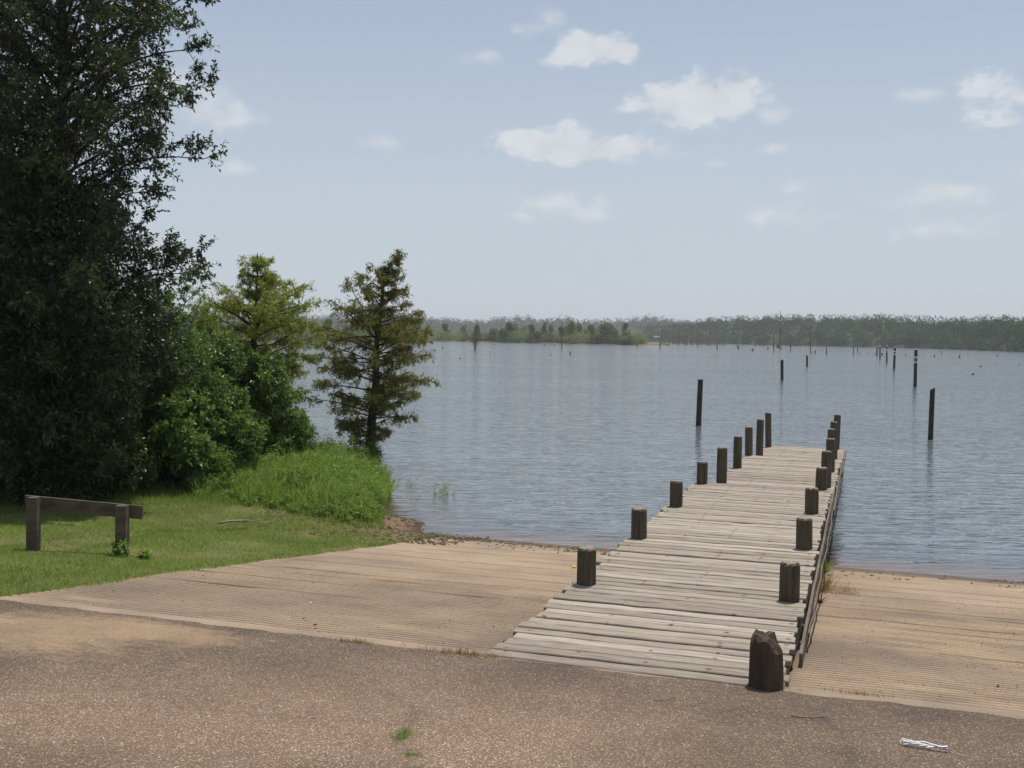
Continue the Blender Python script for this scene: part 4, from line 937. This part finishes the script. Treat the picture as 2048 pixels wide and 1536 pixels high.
root = empty('snag_with_bush', on_z(950, 700, 0), 0, 'thin bare snag with a small bush at its foot, before the conical island tree', 'dead tree')
b = on_z(950, 700, 0); H = at_depth(950, 643, b[1])[2]; a = Acc(); a.tube([(0, 0, -1), (0, 0, 1.2), (.15, 0, H*.6), (.42, 0, H)], [.24, .17, .09, .03], 7); a.build('trunk', SNAG, root)
a = Acc(); r5 = np.random.default_rng(3); n = 260; C = r5.normal(0, 1, (n, 3))*[.38, .38, .75]+[0, 0, 1.9]; a.leaves(C, r5.normal(0, 1, (n, 3)), .26, .16, r5.random(n), .2, r5); a.build('foliage', FARR, root)
root = empty('signpost', on_z(1320, 698, 0), 0, 'post in the lake off the island tip with a white board on top', 'sign')
b = on_z(1320, 698, 0); s_ = b[1]/FPX; H = 14*s_; a = Acc(); a.tube([(0, 0, -1), (0, 0, H)], 1.1*s_, 8); a.build('pole', DARKP, root)
stumps = [(1140, 709, 703, 2.4, 'dark stump in the lake right below the tall thin pole'), (885, 697, 693.5, 1.8, 'pale stump in the lake near the right side of the rusty cypress'), (989, 691, 688.5, 1.6, 'tiny stump off the island, right of the conical tree'), (1090, 692, 689.5, 1.6, 'tiny stump left of the tall thin pole, the left of two'),
          (1109, 692, 689, 1.8, 'tiny stump left of the tall thin pole, the right of two'), (1476, 698, 691, 3.0, 'jagged stump in front of the flooded timber'), (1505, 702, 697, 3.2, 'squat dark stump left of the tallest dead tree'), (1536, 698.5, 694.5, 2.4, 'small stump left of the bare dead pole beside the tallest dead tree'),
          (1555.5, 695.5, 688, 4.6, 'broad stump at the left foot of the tallest dead tree'), (1563, 698, 695.5, 1.6, 'tiny stump at the right foot of the tallest dead tree'), (1625, 706, 702.5, 1.6, 'small stump at the foot of the thin dead tree, the left of two'), (1631, 706, 701, 2.4, 'small stump at the foot of the thin dead tree, the right of two'),
          (1715, 704, 694, 1.8, 'thin stump just right of the first post left of the markers'), (1720, 709, 706.5, 1.6, 'low stump left of the channel markers, the left of three'), (1736, 709.5, 707.5, 1.6, 'low stump left of the channel markers, the middle of three'), (1751, 709.5, 706.5, 1.8, 'low stump left of the channel markers, the right of three'),
          (1764, 710, 706, 3.0, 'greenish stump among the channel markers'), (1811, 712, 709, 2.2, 'low stump left of the nearest channel marker'), (1869, 713.5, 710, 2.4, 'low stump right of the nearest channel marker, the nearer of two'), (1919, 715, 710.5, 2.6, 'blocky stump in the lake below the right-hand forest'),
          (1994, 712.5, 709.5, 2.2, 'low stump near the right edge of the photo'), (2038, 731, 727, 1.6, 'thin stub in the water at the right edge of the photo'), (1946, 749, 746.6, 4.4, 'dark lump breaking the water surface right of the nearest marker, the nearer of two'), (1962, 733, 731.4, 3.6, 'dark lump breaking the water surface, the farther of two'),
          (1100, 711, 709.5, 2.0, 'low dark snag end left of the dark stump'), (920, 717, 715.6, 3.4, 'low dark lump in the water right of the rusty cypress')]
for px_, yb, yt, w_, lab in stumps: snag(px_, yb, yt, w_, lab, 'stumps standing in the lake', 'stump', 'stump', m=DARKP, taper=.8)
# flooded timber: many alike, shared meshes
r6 = random.Random(9); protos = []
for k in range(5):
    r = np.random.default_rng(600+k); a = Acc(); H = 10.0; z = np.linspace(-1.2, H, 6); P = np.stack([np.cumsum(r.normal(0, .08, 6)), np.cumsum(r.normal(0, .08, 6)), z], -1); P[:, :2] -= P[0, :2]
    a.tube(P, np.interp(z, [-1.2, .6, 1.6, H], [.62, .42, .2, .05]), 6); n0 = [22, 4, 40, 10, 60][k]
    for q in range(n0): h = r.uniform(.2, .97)*H; aa = r.uniform(0, 6.28); l = r.uniform(.3, 1.1)*(1.2-h/H); p0 = np.array([np.interp(h, z, P[:, i_]) for i_ in range(3)]); a.tube([p0, p0+[math.cos(aa)*l, math.sin(aa)*l, l*.35]], [.05, .02], 3, cap=False)
    V = np.concatenate(a.V); nq = [60, 0, 140, 30, 260][k]; lf = Acc(); h = r.uniform(.15, .8, max(nq, 1))*H; aa = r.uniform(0, 6.28, len(h)); l = r.uniform(.1, 1.3, len(h))*(1.1-h/H)
    C = np.stack([np.cos(aa)*l, np.sin(aa)*l, h], -1)
    o = a.build('dead_cypress', SNAGB)
    if nq:
        lf.leaves(C, r.normal(0, 1, (len(C), 3)), .5, .3, r.random(len(C)), .2, r); f = lf.build('foliage', FARR, o)
    protos.append(o)
LABF = 'thin dead cypress in the flooded timber before the far wooded shore'
used = set(); FT = []
for k in range(96):
    if k < 70: px_ = r6.triangular(1318, 1450, 1385); px_ = 1320+ (k*1.45+r6.uniform(-3, 3)) if k % 2 else px_
    else: px_ = r6.uniform(1430, 1600)
    yh = 671+0.0175*(px_-1024); D = r6.uniform(560, 700) if px_ > 1350 else r6.uniform(640, 760)
    Ht = r6.choice([3, 4, 5, 5.5, 6, 7, 8, 10, 12]) if k < 70 else r6.choice([1.2, 1.5, 2, 3, 4, 5, 8])
    b = at_depth(px_, 690, D); q = r6.choice([0, 0, 1, 3, 2, 4]) if k < 70 else r6.choice([0, 2, 4, 4, 3])
    pr = protos[q]
    if q in used:
        o = pr.copy(); COL.objects.link(o)
        for c in pr.children: cc = c.copy(); COL.objects.link(cc); cc.parent = o
    else: o = pr; used.add(q)
    s_ = Ht/10; o.location = (b[0], b[1], 0); o.scale = (max(.45, s_)*r6.uniform(.8, 1.2), max(.45, s_), s_); o.rotation_euler = (0, 0, r6.uniform(0, 6.28))
    FT.append((px_, q, Ht, o))

ONES = ['', 'first', 'second', 'third', 'fourth', 'fifth', 'sixth', 'seventh', 'eighth', 'ninth']; TENS = ['', 'ten', 'twenty', 'thirty', 'forty', 'fifty', 'sixty', 'seventy', 'eighty', 'ninety']
TEEN = ['tenth', 'eleventh', 'twelfth', 'thirteenth', 'fourteenth', 'fifteenth', 'sixteenth', 'seventeenth', 'eighteenth', 'nineteenth']
def nth(n):
    if n < 10: return ONES[n]
    if n < 20: return TEEN[n-10]
    return (TENS[n//10]+'-'+ONES[n % 10]) if n % 10 else TENS[n//10][:-1]+'ieth'
for k, (px_, q, Ht, o) in enumerate(sorted(FT, key=lambda z: z[0])):
    tag(o, '%s %s dead cypress in the flooded timber, %s from the left' % ('tall' if Ht > 7 else 'short' if Ht < 4 else 'middling', 'bushy' if q in (2, 4) else 'bare', nth(k+1)), 'dead tree', 'flooded dead timber')

# far pier
b0 = at_depth(1278, 681, 900); b1 = at_depth(1322, 681, 900)
pier = empty('fishing_pier', (b0[0], 900, 0), 0, 'distant fishing pier with a white roofed shelter beyond the island tip', 'pier')
Lp = b1[0]-b0[0]; a = Acc(); a.box((-10, 0, 1.2), (Lp+3, 3, 1.7)); a.build('deck', SNAGB, pier)
for k in range(8): a = Acc(); x_ = -8+k*(Lp+9)/7; a.box((x_, 1, -1.5), (x_+.5, 1.5, 1.2)); a.build('leg', SNAG, pier)
a = Acc(); a.box((Lp-5.6, -.6, 4.0), (Lp-1.2, 3.4, 5.2)); a.build('roof', WHITE, pier)
for x_ in (Lp-5.2, Lp-1.8): a = Acc(); a.box((x_, 1, 1.7), (x_+.3, 1.4, 4.0)); a.build('shelter_post', SNAG, pier)

# ------------------------------------------------------------------ islands, far shore
def bank(name, pts, back, hmax, seed):
    """low land: pts = [(px, Dfront)], extends back metres"""
    P = np.array([at_depth(px, 690, D)[:2] for px, D in pts]); t = np.linspace(0, len(pts)-1, len(pts)*8); X = np.interp(t, range(len(pts)), P[:, 0]); Y = np.interp(t, range(len(pts)), P[:, 1])+2*np.sin(t*5)
    rows = [(-2, -1.0), (0, -.05), (1.5, .25), (6, .5), (back*.4, hmax), (back*.9, hmax*.7), (back, -1.0)]
    V = []
    for dy, z in rows: V += [(x+0, y+dy*(1 if dy < 7 else min(1, .15+min(i_, len(X)-1-i_)/12)), z) for i_, (x, y) in enumerate(zip(X, Y))]
    n = len(X); i = np.arange(n-1)[None]; j = np.arange(len(rows)-1)[:, None]*n; F = np.stack([j+i, j+i+1, j+i+n+1, j+i+n], -1).reshape(-1, 4)
    o = mesh_np(name, V, F, GROUND, None, True, vattr={'green': np.repeat([0, 0, .3, 1, 1, 1, 1], n)}); tag(o, kind='structure')
islB = [(780, 560), (860, 545), (950, 520), (1050, 512), (1150, 508), (1240, 500), (1290, 495), (1342, 478)]
islA = [(-200, 330), (100, 340), (300, 350), (500, 355), (620, 345), (700, 350), (790, 352), (862, 372)]
bank('island_ground', islB, 60, .9, 1); bank('island_ground', islA, 70, 1.0, 2)
def blob_quads(rng, C, R, n, size):
    d = norm(rng.normal(0, 1, (n, 3))); rad = rng.uniform(.35, 1, (n, 1))**.5
    k = rng.integers(0, len(C), n); P = C[k]+d*rad*R[k]; return P, d, k
def far_tree_mesh(seed, kind):
    r = np.random.default_rng(seed); H = 8.0; a = Acc()
    if kind == 'cone': C = np.array([[0, 0, z] for z in np.linspace(1.2, 7.4, 9)])+r.normal(0, .12, (9, 3)); Rr_ = np.stack([np.linspace(2.3, .35, 9)]*2+[np.full(9, .75)], -1)
    elif kind == 'round': m = 14; C = np.stack([r.normal(0, 1.3, m), r.normal(0, 1.3, m), r.uniform(1.8, 6.6, m)], -1); C[:, :2] *= (1.15-C[:, 2:]/9); Rr_ = r.uniform(.8, 1.5, (m, 1))*np.array([1, 1, .8])
    else: m = 16; C = np.stack([r.normal(0, .9, m), r.normal(0, .9, m), r.uniform(1.0, 7.2, m)], -1); C[:, :2] *= (1.2-C[:, 2:]/8); Rr_ = r.uniform(.5, 1.1, (m, 1))*np.array([1, 1, .9])
    n = 1100; P, d, k = blob_quads(r, C, Rr_, n, .4); N = len(P)
    a.leaves(P, norm(d+r.normal(0, .6, (N, 3))), .62*r.uniform(.6, 1.3, N), .42, np.clip(r.random(len(C))[k]*.6+r.random(N)*.4, 0, 1), .3, r)
    tr_ = Acc(); tr_.tube([(0, 0, -.5), (0, 0, 3), (.1, 0, 7)], [.22, .16, .05], 6); return a, tr_
kinds = {}
for nm_, kd, mt in (('cone', 'cone', FARL), ('round', 'round', FARL), ('tall', 'tall', FARL), ('round_y', 'round', FARY), ('tall_y', 'tall', FARY), ('rust', 'round', FARR), ('round2', 'round', FARL), ('tall2', 'tall', FARL)):
    kinds[nm_] = (far_tree_mesh(700+len(kinds), kd), mt, [None])
def far_tree(px, yt, hw, D, kd, label, group, z0=.6):
    (a, tr_), mt, first = kinds[kd]; p = at_depth(px, 680, D); H = at_depth(px, yt, D)[2]-z0; R = hw*D/FPX
    ro = empty('island_tree', (p[0], p[1], z0), random.uniform(0, 6.28), label, 'tree', group); ro.scale = (R/1.9, R/1.9, H/7.6)
    if first[0] is None: c = a.build('crown', mt, ro); t_ = tr_.build('trunk', SNAG, ro); first[0] = (c, t_)
    else:
        for q in first[0]: c = q.copy(); COL.objects.link(c); c.parent = ro
TB = [(890, 648, 8, 'tall'), (927, 651, 7, 'tall2'), (953, 651, 10, 'cone'), (985, 657, 9, 'round'), (1006, 654, 9, 'rust'), (1018, 646, 10, 'tall'), (1028, 649, 9, 'tall2'), (1047, 651, 10, 'round_y'), (1062, 649, 8, 'tall'), (1075, 660, 9, 'rust'), (1089, 645, 7, 'tall2'), (1102, 650, 7, 'tall_y'),
      (1098, 664, 8, 'round2'), (1122, 654, 8, 'tall'), (1132, 652, 9, 'round'), (1143, 642, 12, 'tall_y'), (1158, 646, 8, 'tall2'), (1170, 655, 10, 'round_y'), (1182, 651, 8, 'tall'), (1193, 654, 10, 'round_y'), (1194, 668, 10, 'rust'), (1206, 652, 10, 'round'), (1214, 644, 14, 'round2'), (1229, 660, 9, 'round'), (1250, 647, 7, 'tall'), (1251, 659, 12, 'round_y'), (1265, 671, 8, 'round'), (1277, 667, 5, 'tall_y'), (1284, 676, 6, 'round_y')]
word = {'tall': 'slim green', 'tall2': 'slim dark green', 'cone': 'dark conical', 'round': 'rounded green', 'round2': 'broad rounded green', 'round_y': 'rounded pale green', 'tall_y': 'tall pale green', 'rust': 'rust-tinged bushy'}
def ordw(n): return ['first', 'second', 'third', 'fourth', 'fifth', 'sixth', 'seventh', 'eighth', 'ninth', 'tenth', 'eleventh', 'twelfth', 'thirteenth', 'fourteenth', 'fifteenth', 'sixteenth', 'seventeenth', 'eighteenth', 'nineteenth', 'twentieth', 'twenty-first', 'twenty-second', 'twenty-third', 'twenty-fourth', 'twenty-fifth', 'twenty-sixth', 'twenty-seventh', 'twenty-eighth', 'twenty-ninth', 'thirtieth'][n]
TBs = sorted(TB)[::-1]
for k, (px_, yt, hw, kd) in enumerate(TBs):
    D0 = np.interp(px_, [q[0] for q in islB], [q[1] for q in islB]); D0 += {953: 3, 985: 4, 1006: 3, 1075: 2, 1098: 4, 1194: 3, 1251: 4, 1214: 6, 1229: 5}.get(px_, 5+((k*7) % 5)*7)
    far_tree(px_, yt, hw, D0, kd, '%s tree on the long island, %s from its right tip' % (word[kd], ordw(k)), 'trees on the long island')
TA = [(360, 622, 20, 'round2'), (395, 612, 15, 'tall'), (412, 607, 12, 'tall2'), (440, 645, 18, 'round_y'), (480, 642, 20, 'round'), (555, 612, 20, 'round_y'), (577, 600, 22, 'round2'), (600, 632, 20, 'round_y'), (632, 650, 18, 'tall_y'), (656, 640, 10, 'tall'), (695, 650, 15, 'round'), (716, 648, 12, 'tall2'),
      (746, 611, 19, 'tall'), (772, 628, 16, 'round2'), (800, 652, 16, 'round'), (832, 640, 15, 'tall'), (850, 656, 9, 'round_y'), (300, 630, 20, 'round'), (230, 625, 20, 'tall'), (150, 630, 22, 'round2'), (60, 625, 20, 'round')]
TAs = sorted(TA)[::-1]
for k, (px_, yt, hw, kd) in enumerate(TAs):
    D0 = np.interp(px_, [q[0] for q in islA], [q[1] for q in islA])+8+((k*5) % 4)*5
    far_tree(px_, yt, hw, D0, kd, '%s tree on the wooded point behind the cypresses, %s from its right end' % (word[kd], ordw(k)), 'trees on the wooded point')
def thicket(name, pts, x0, x1, h0, h1, n, seed, m, off=(2, 16)):
    r = np.random.default_rng(seed); a = Acc(); px = r.uniform(x0, x1, n); D = np.interp(px, [q[0] for q in pts], [q[1] for q in pts])+r.uniform(*off, n)
    C = np.array([[*at_depth(p_, 680, d_)[:2], 0] for p_, d_ in zip(px, D)]); h = r.uniform(h0, h1, n)*(.6+.8*fbm(px*.06, px*0+seed)); C[:, 2] = .3+h*.4
    R = np.stack([h*.75, h*.75, h*.55], -1); m_ = 130; P, d, k = blob_quads(r, C, R, n*m_, .3); N = len(P)
    a.leaves(P, norm(d+r.normal(0, .6, (N, 3))), .55*r.uniform(.6, 1.3, N), .36, np.clip(r.random(n)[k]*.6+r.random(N)*.4, 0, 1), .3, r)
    return tag(a.build(name, m), kind='stuff')
thicket('shrub_thicket', islB, 862, 1284, 3.0, 6.2, 300, 31, FARY)
thicket('shrub_thicket', islB, 870, 1270, 1.5, 3.4, 110, 32, FARL, (1.5, 20))
thicket('shrub_thicket', islA, -100, 856, 2.5, 5.0, 330, 33, FARY)
thicket('shrub_thicket', islA, -100, 845, 2.0, 3.6, 200, 34, FARL, (1.5, 18))

def forest(name, shoreD, ridge, px0, px1, rows, spacing, crown, nq, qs, seed, x_step, first_h, m=FORL, row_gap=11):
    r = np.random.default_rng(seed); Cs = []; Rs = []; grid = []
    pxs = np.arange(px0, px1, x_step)
    gx = np.linspace(px0-20, px1+20, 90); terr = []
    for k in range(rows+3):
        f = min(1, k/(rows-1)); line = []
        for p_ in gx:
            D = np.interp(p_, shoreD[0], shoreD[1])+k*row_gap-2; yt = np.interp(p_, ridge[0], ridge[1]); D9 = np.interp(p_, shoreD[0], shoreD[1])+(rows-1)*row_gap
            zr = at_depth(p_, yt, D9)[2]; top = first_h+(zr-first_h)*f**.8; q = at_depth(p_, 680, D); line.append((q[0], q[1], -1.5 if k == 0 else max(.6, top-crown*1.15)))
        terr.append(line)
    for k in range(rows):
        f = k/(rows-1)
        for p_ in pxs+r.uniform(0, x_step):
            pp = p_+r.normal(0, x_step*.25); D = np.interp(pp, shoreD[0], shoreD[1])+k*row_gap+r.normal(0, 3)+2; D9 = np.interp(pp, shoreD[0], shoreD[1])+(rows-1)*row_gap
            yt = np.interp(pp, ridge[0], ridge[1]); zr = at_depth(pp, yt, D9)[2]; top = first_h+(zr-first_h)*f**.8+r.normal(-.6, 1.0 if k < rows-1 else .45)
            c = crown*r.uniform(.8, 1.1); q = at_depth(pp, 680, D); Cs.append((q[0], q[1], top-c*.8)); Rs.append((c*.75, c*.75, c*.8))
            for _ in range(3):
                aa = r.uniform(0, 6.28); Cs.append((q[0]+math.cos(aa)*c*.5, q[1]+math.sin(aa)*c*.5, top-c*r.uniform(.9, 1.5))); Rs.append((c*.5, c*.5, c*.45))
            if k == 0:
                Cs.append((q[0], q[1]-1, first_h*.3)); Rs.append((c*.8, c*.6, first_h*.35))
    C = np.array(Cs); R = np.array(Rs)*1.12; n = len(C)*nq; a = Acc()
    d = norm(r.normal(0, 1, (n, 3))+[0, -.25, .25]); k = np.repeat(np.arange(len(C)), nq); P = C[k]+d*R[k]*r.uniform(.7, 1, (n, 1))
    a.leaves(P, norm(d*.5+r.normal(0, .8, (n, 3))), qs*r.uniform(.6, 1.3, n), qs*.7, np.clip(r.random(len(C))[k]**1.3*.75+r.random(n)*.3, 0, 1), .35, r)
    print(name, n); tag(a.build(name, m), kind='stuff')
    T = np.array(terr); nr, nc = T.shape[:2]; i = np.arange(nc-1)[None]; j = np.arange(nr-1)[:, None]*nc
    tag(mesh_np('hills', T.reshape(-1, 3), np.stack([j+i, j+i+1, j+i+nc+1, j+i+nc], -1).reshape(-1, 4), HILLM, None, True, vattr={}), kind='structure')
HILLM = simple_mat('forest_floor', (.02, .03, .012), (.05, .055, .02), .3)
shR = ([1250, 1340, 1400, 1500, 1600, 1650, 1750, 1850, 1950, 2048, 2250, 2700], [1100, 940, 850, 780, 740, 726, 690, 640, 555, 488, 430, 380])
rdR = ([1250, 1340, 1368, 1400, 1437, 1500, 1593, 1632, 1700, 1780, 1850, 1950, 2010, 2048, 2300, 2700], [648, 642, 639, 636, 629, 630, 625, 628, 627, 626, 632, 632, 627, 630, 630, 628])
forest('forest_right_shore', shR, rdR, 1285, 2560, 9, 9, 5.4, 84, 1.05, 801, 18, 9.0)
shL = ([-500, 300, 860, 1200, 1420], [1350, 1450, 1500, 1500, 1450])
rdL = ([-500, 300, 430, 560, 640, 720, 830, 890, 955, 1000, 1044, 1060, 1066, 1100, 1130, 1146, 1200, 1260, 1300, 1330, 1368, 1420], [620, 622, 625, 628, 628, 626, 631, 634, 638, 633, 629, 629, 638, 634, 629, 638, 637, 634, 629, 632, 640, 644])
forest('forest_far_shore', shL, rdL, -450, 1425, 6, 12, 7.5, 36, 2.3, 802, 11, 12.0, row_gap=26)

# ------------------------------------------------------------------ haze
hz = bpy.data.meshes.new('haze'); x0, x1, y0, y1, z0, z1 = -2680, 2680, -2680, 2680, -3.0, 48
vv_ = [(x, y, z) for z in (z0, z1) for x, y in ((x0, y0), (x1, y0), (x1, y1), (x0, y1))]
hz.from_pydata(vv_, [], [(0, 3, 2, 1), (4, 5, 6, 7), (0, 1, 5, 4), (1, 2, 6, 5), (2, 3, 7, 6), (3, 0, 4, 7)])
hm = bpy.data.materials.new('haze_air'); hm.use_nodes = True; ht = NT(hm.node_tree); ht.n.clear()
ho = ht.node('ShaderNodeOutputMaterial'); pv = ht.node('ShaderNodeVolumePrincipled'); pv.inputs['Density'].default_value = 0.00024; pv.inputs['Color'].default_value = (.97, .985, 1.0, 1)
pv.inputs['Anisotropy'].default_value = 0.3
ht.l.new(pv.outputs[0], ho.inputs['Volume']); hz.materials.append(hm)
hob = bpy.data.objects.new('haze', hz); COL.objects.link(hob); tag(hob, kind='stuff')
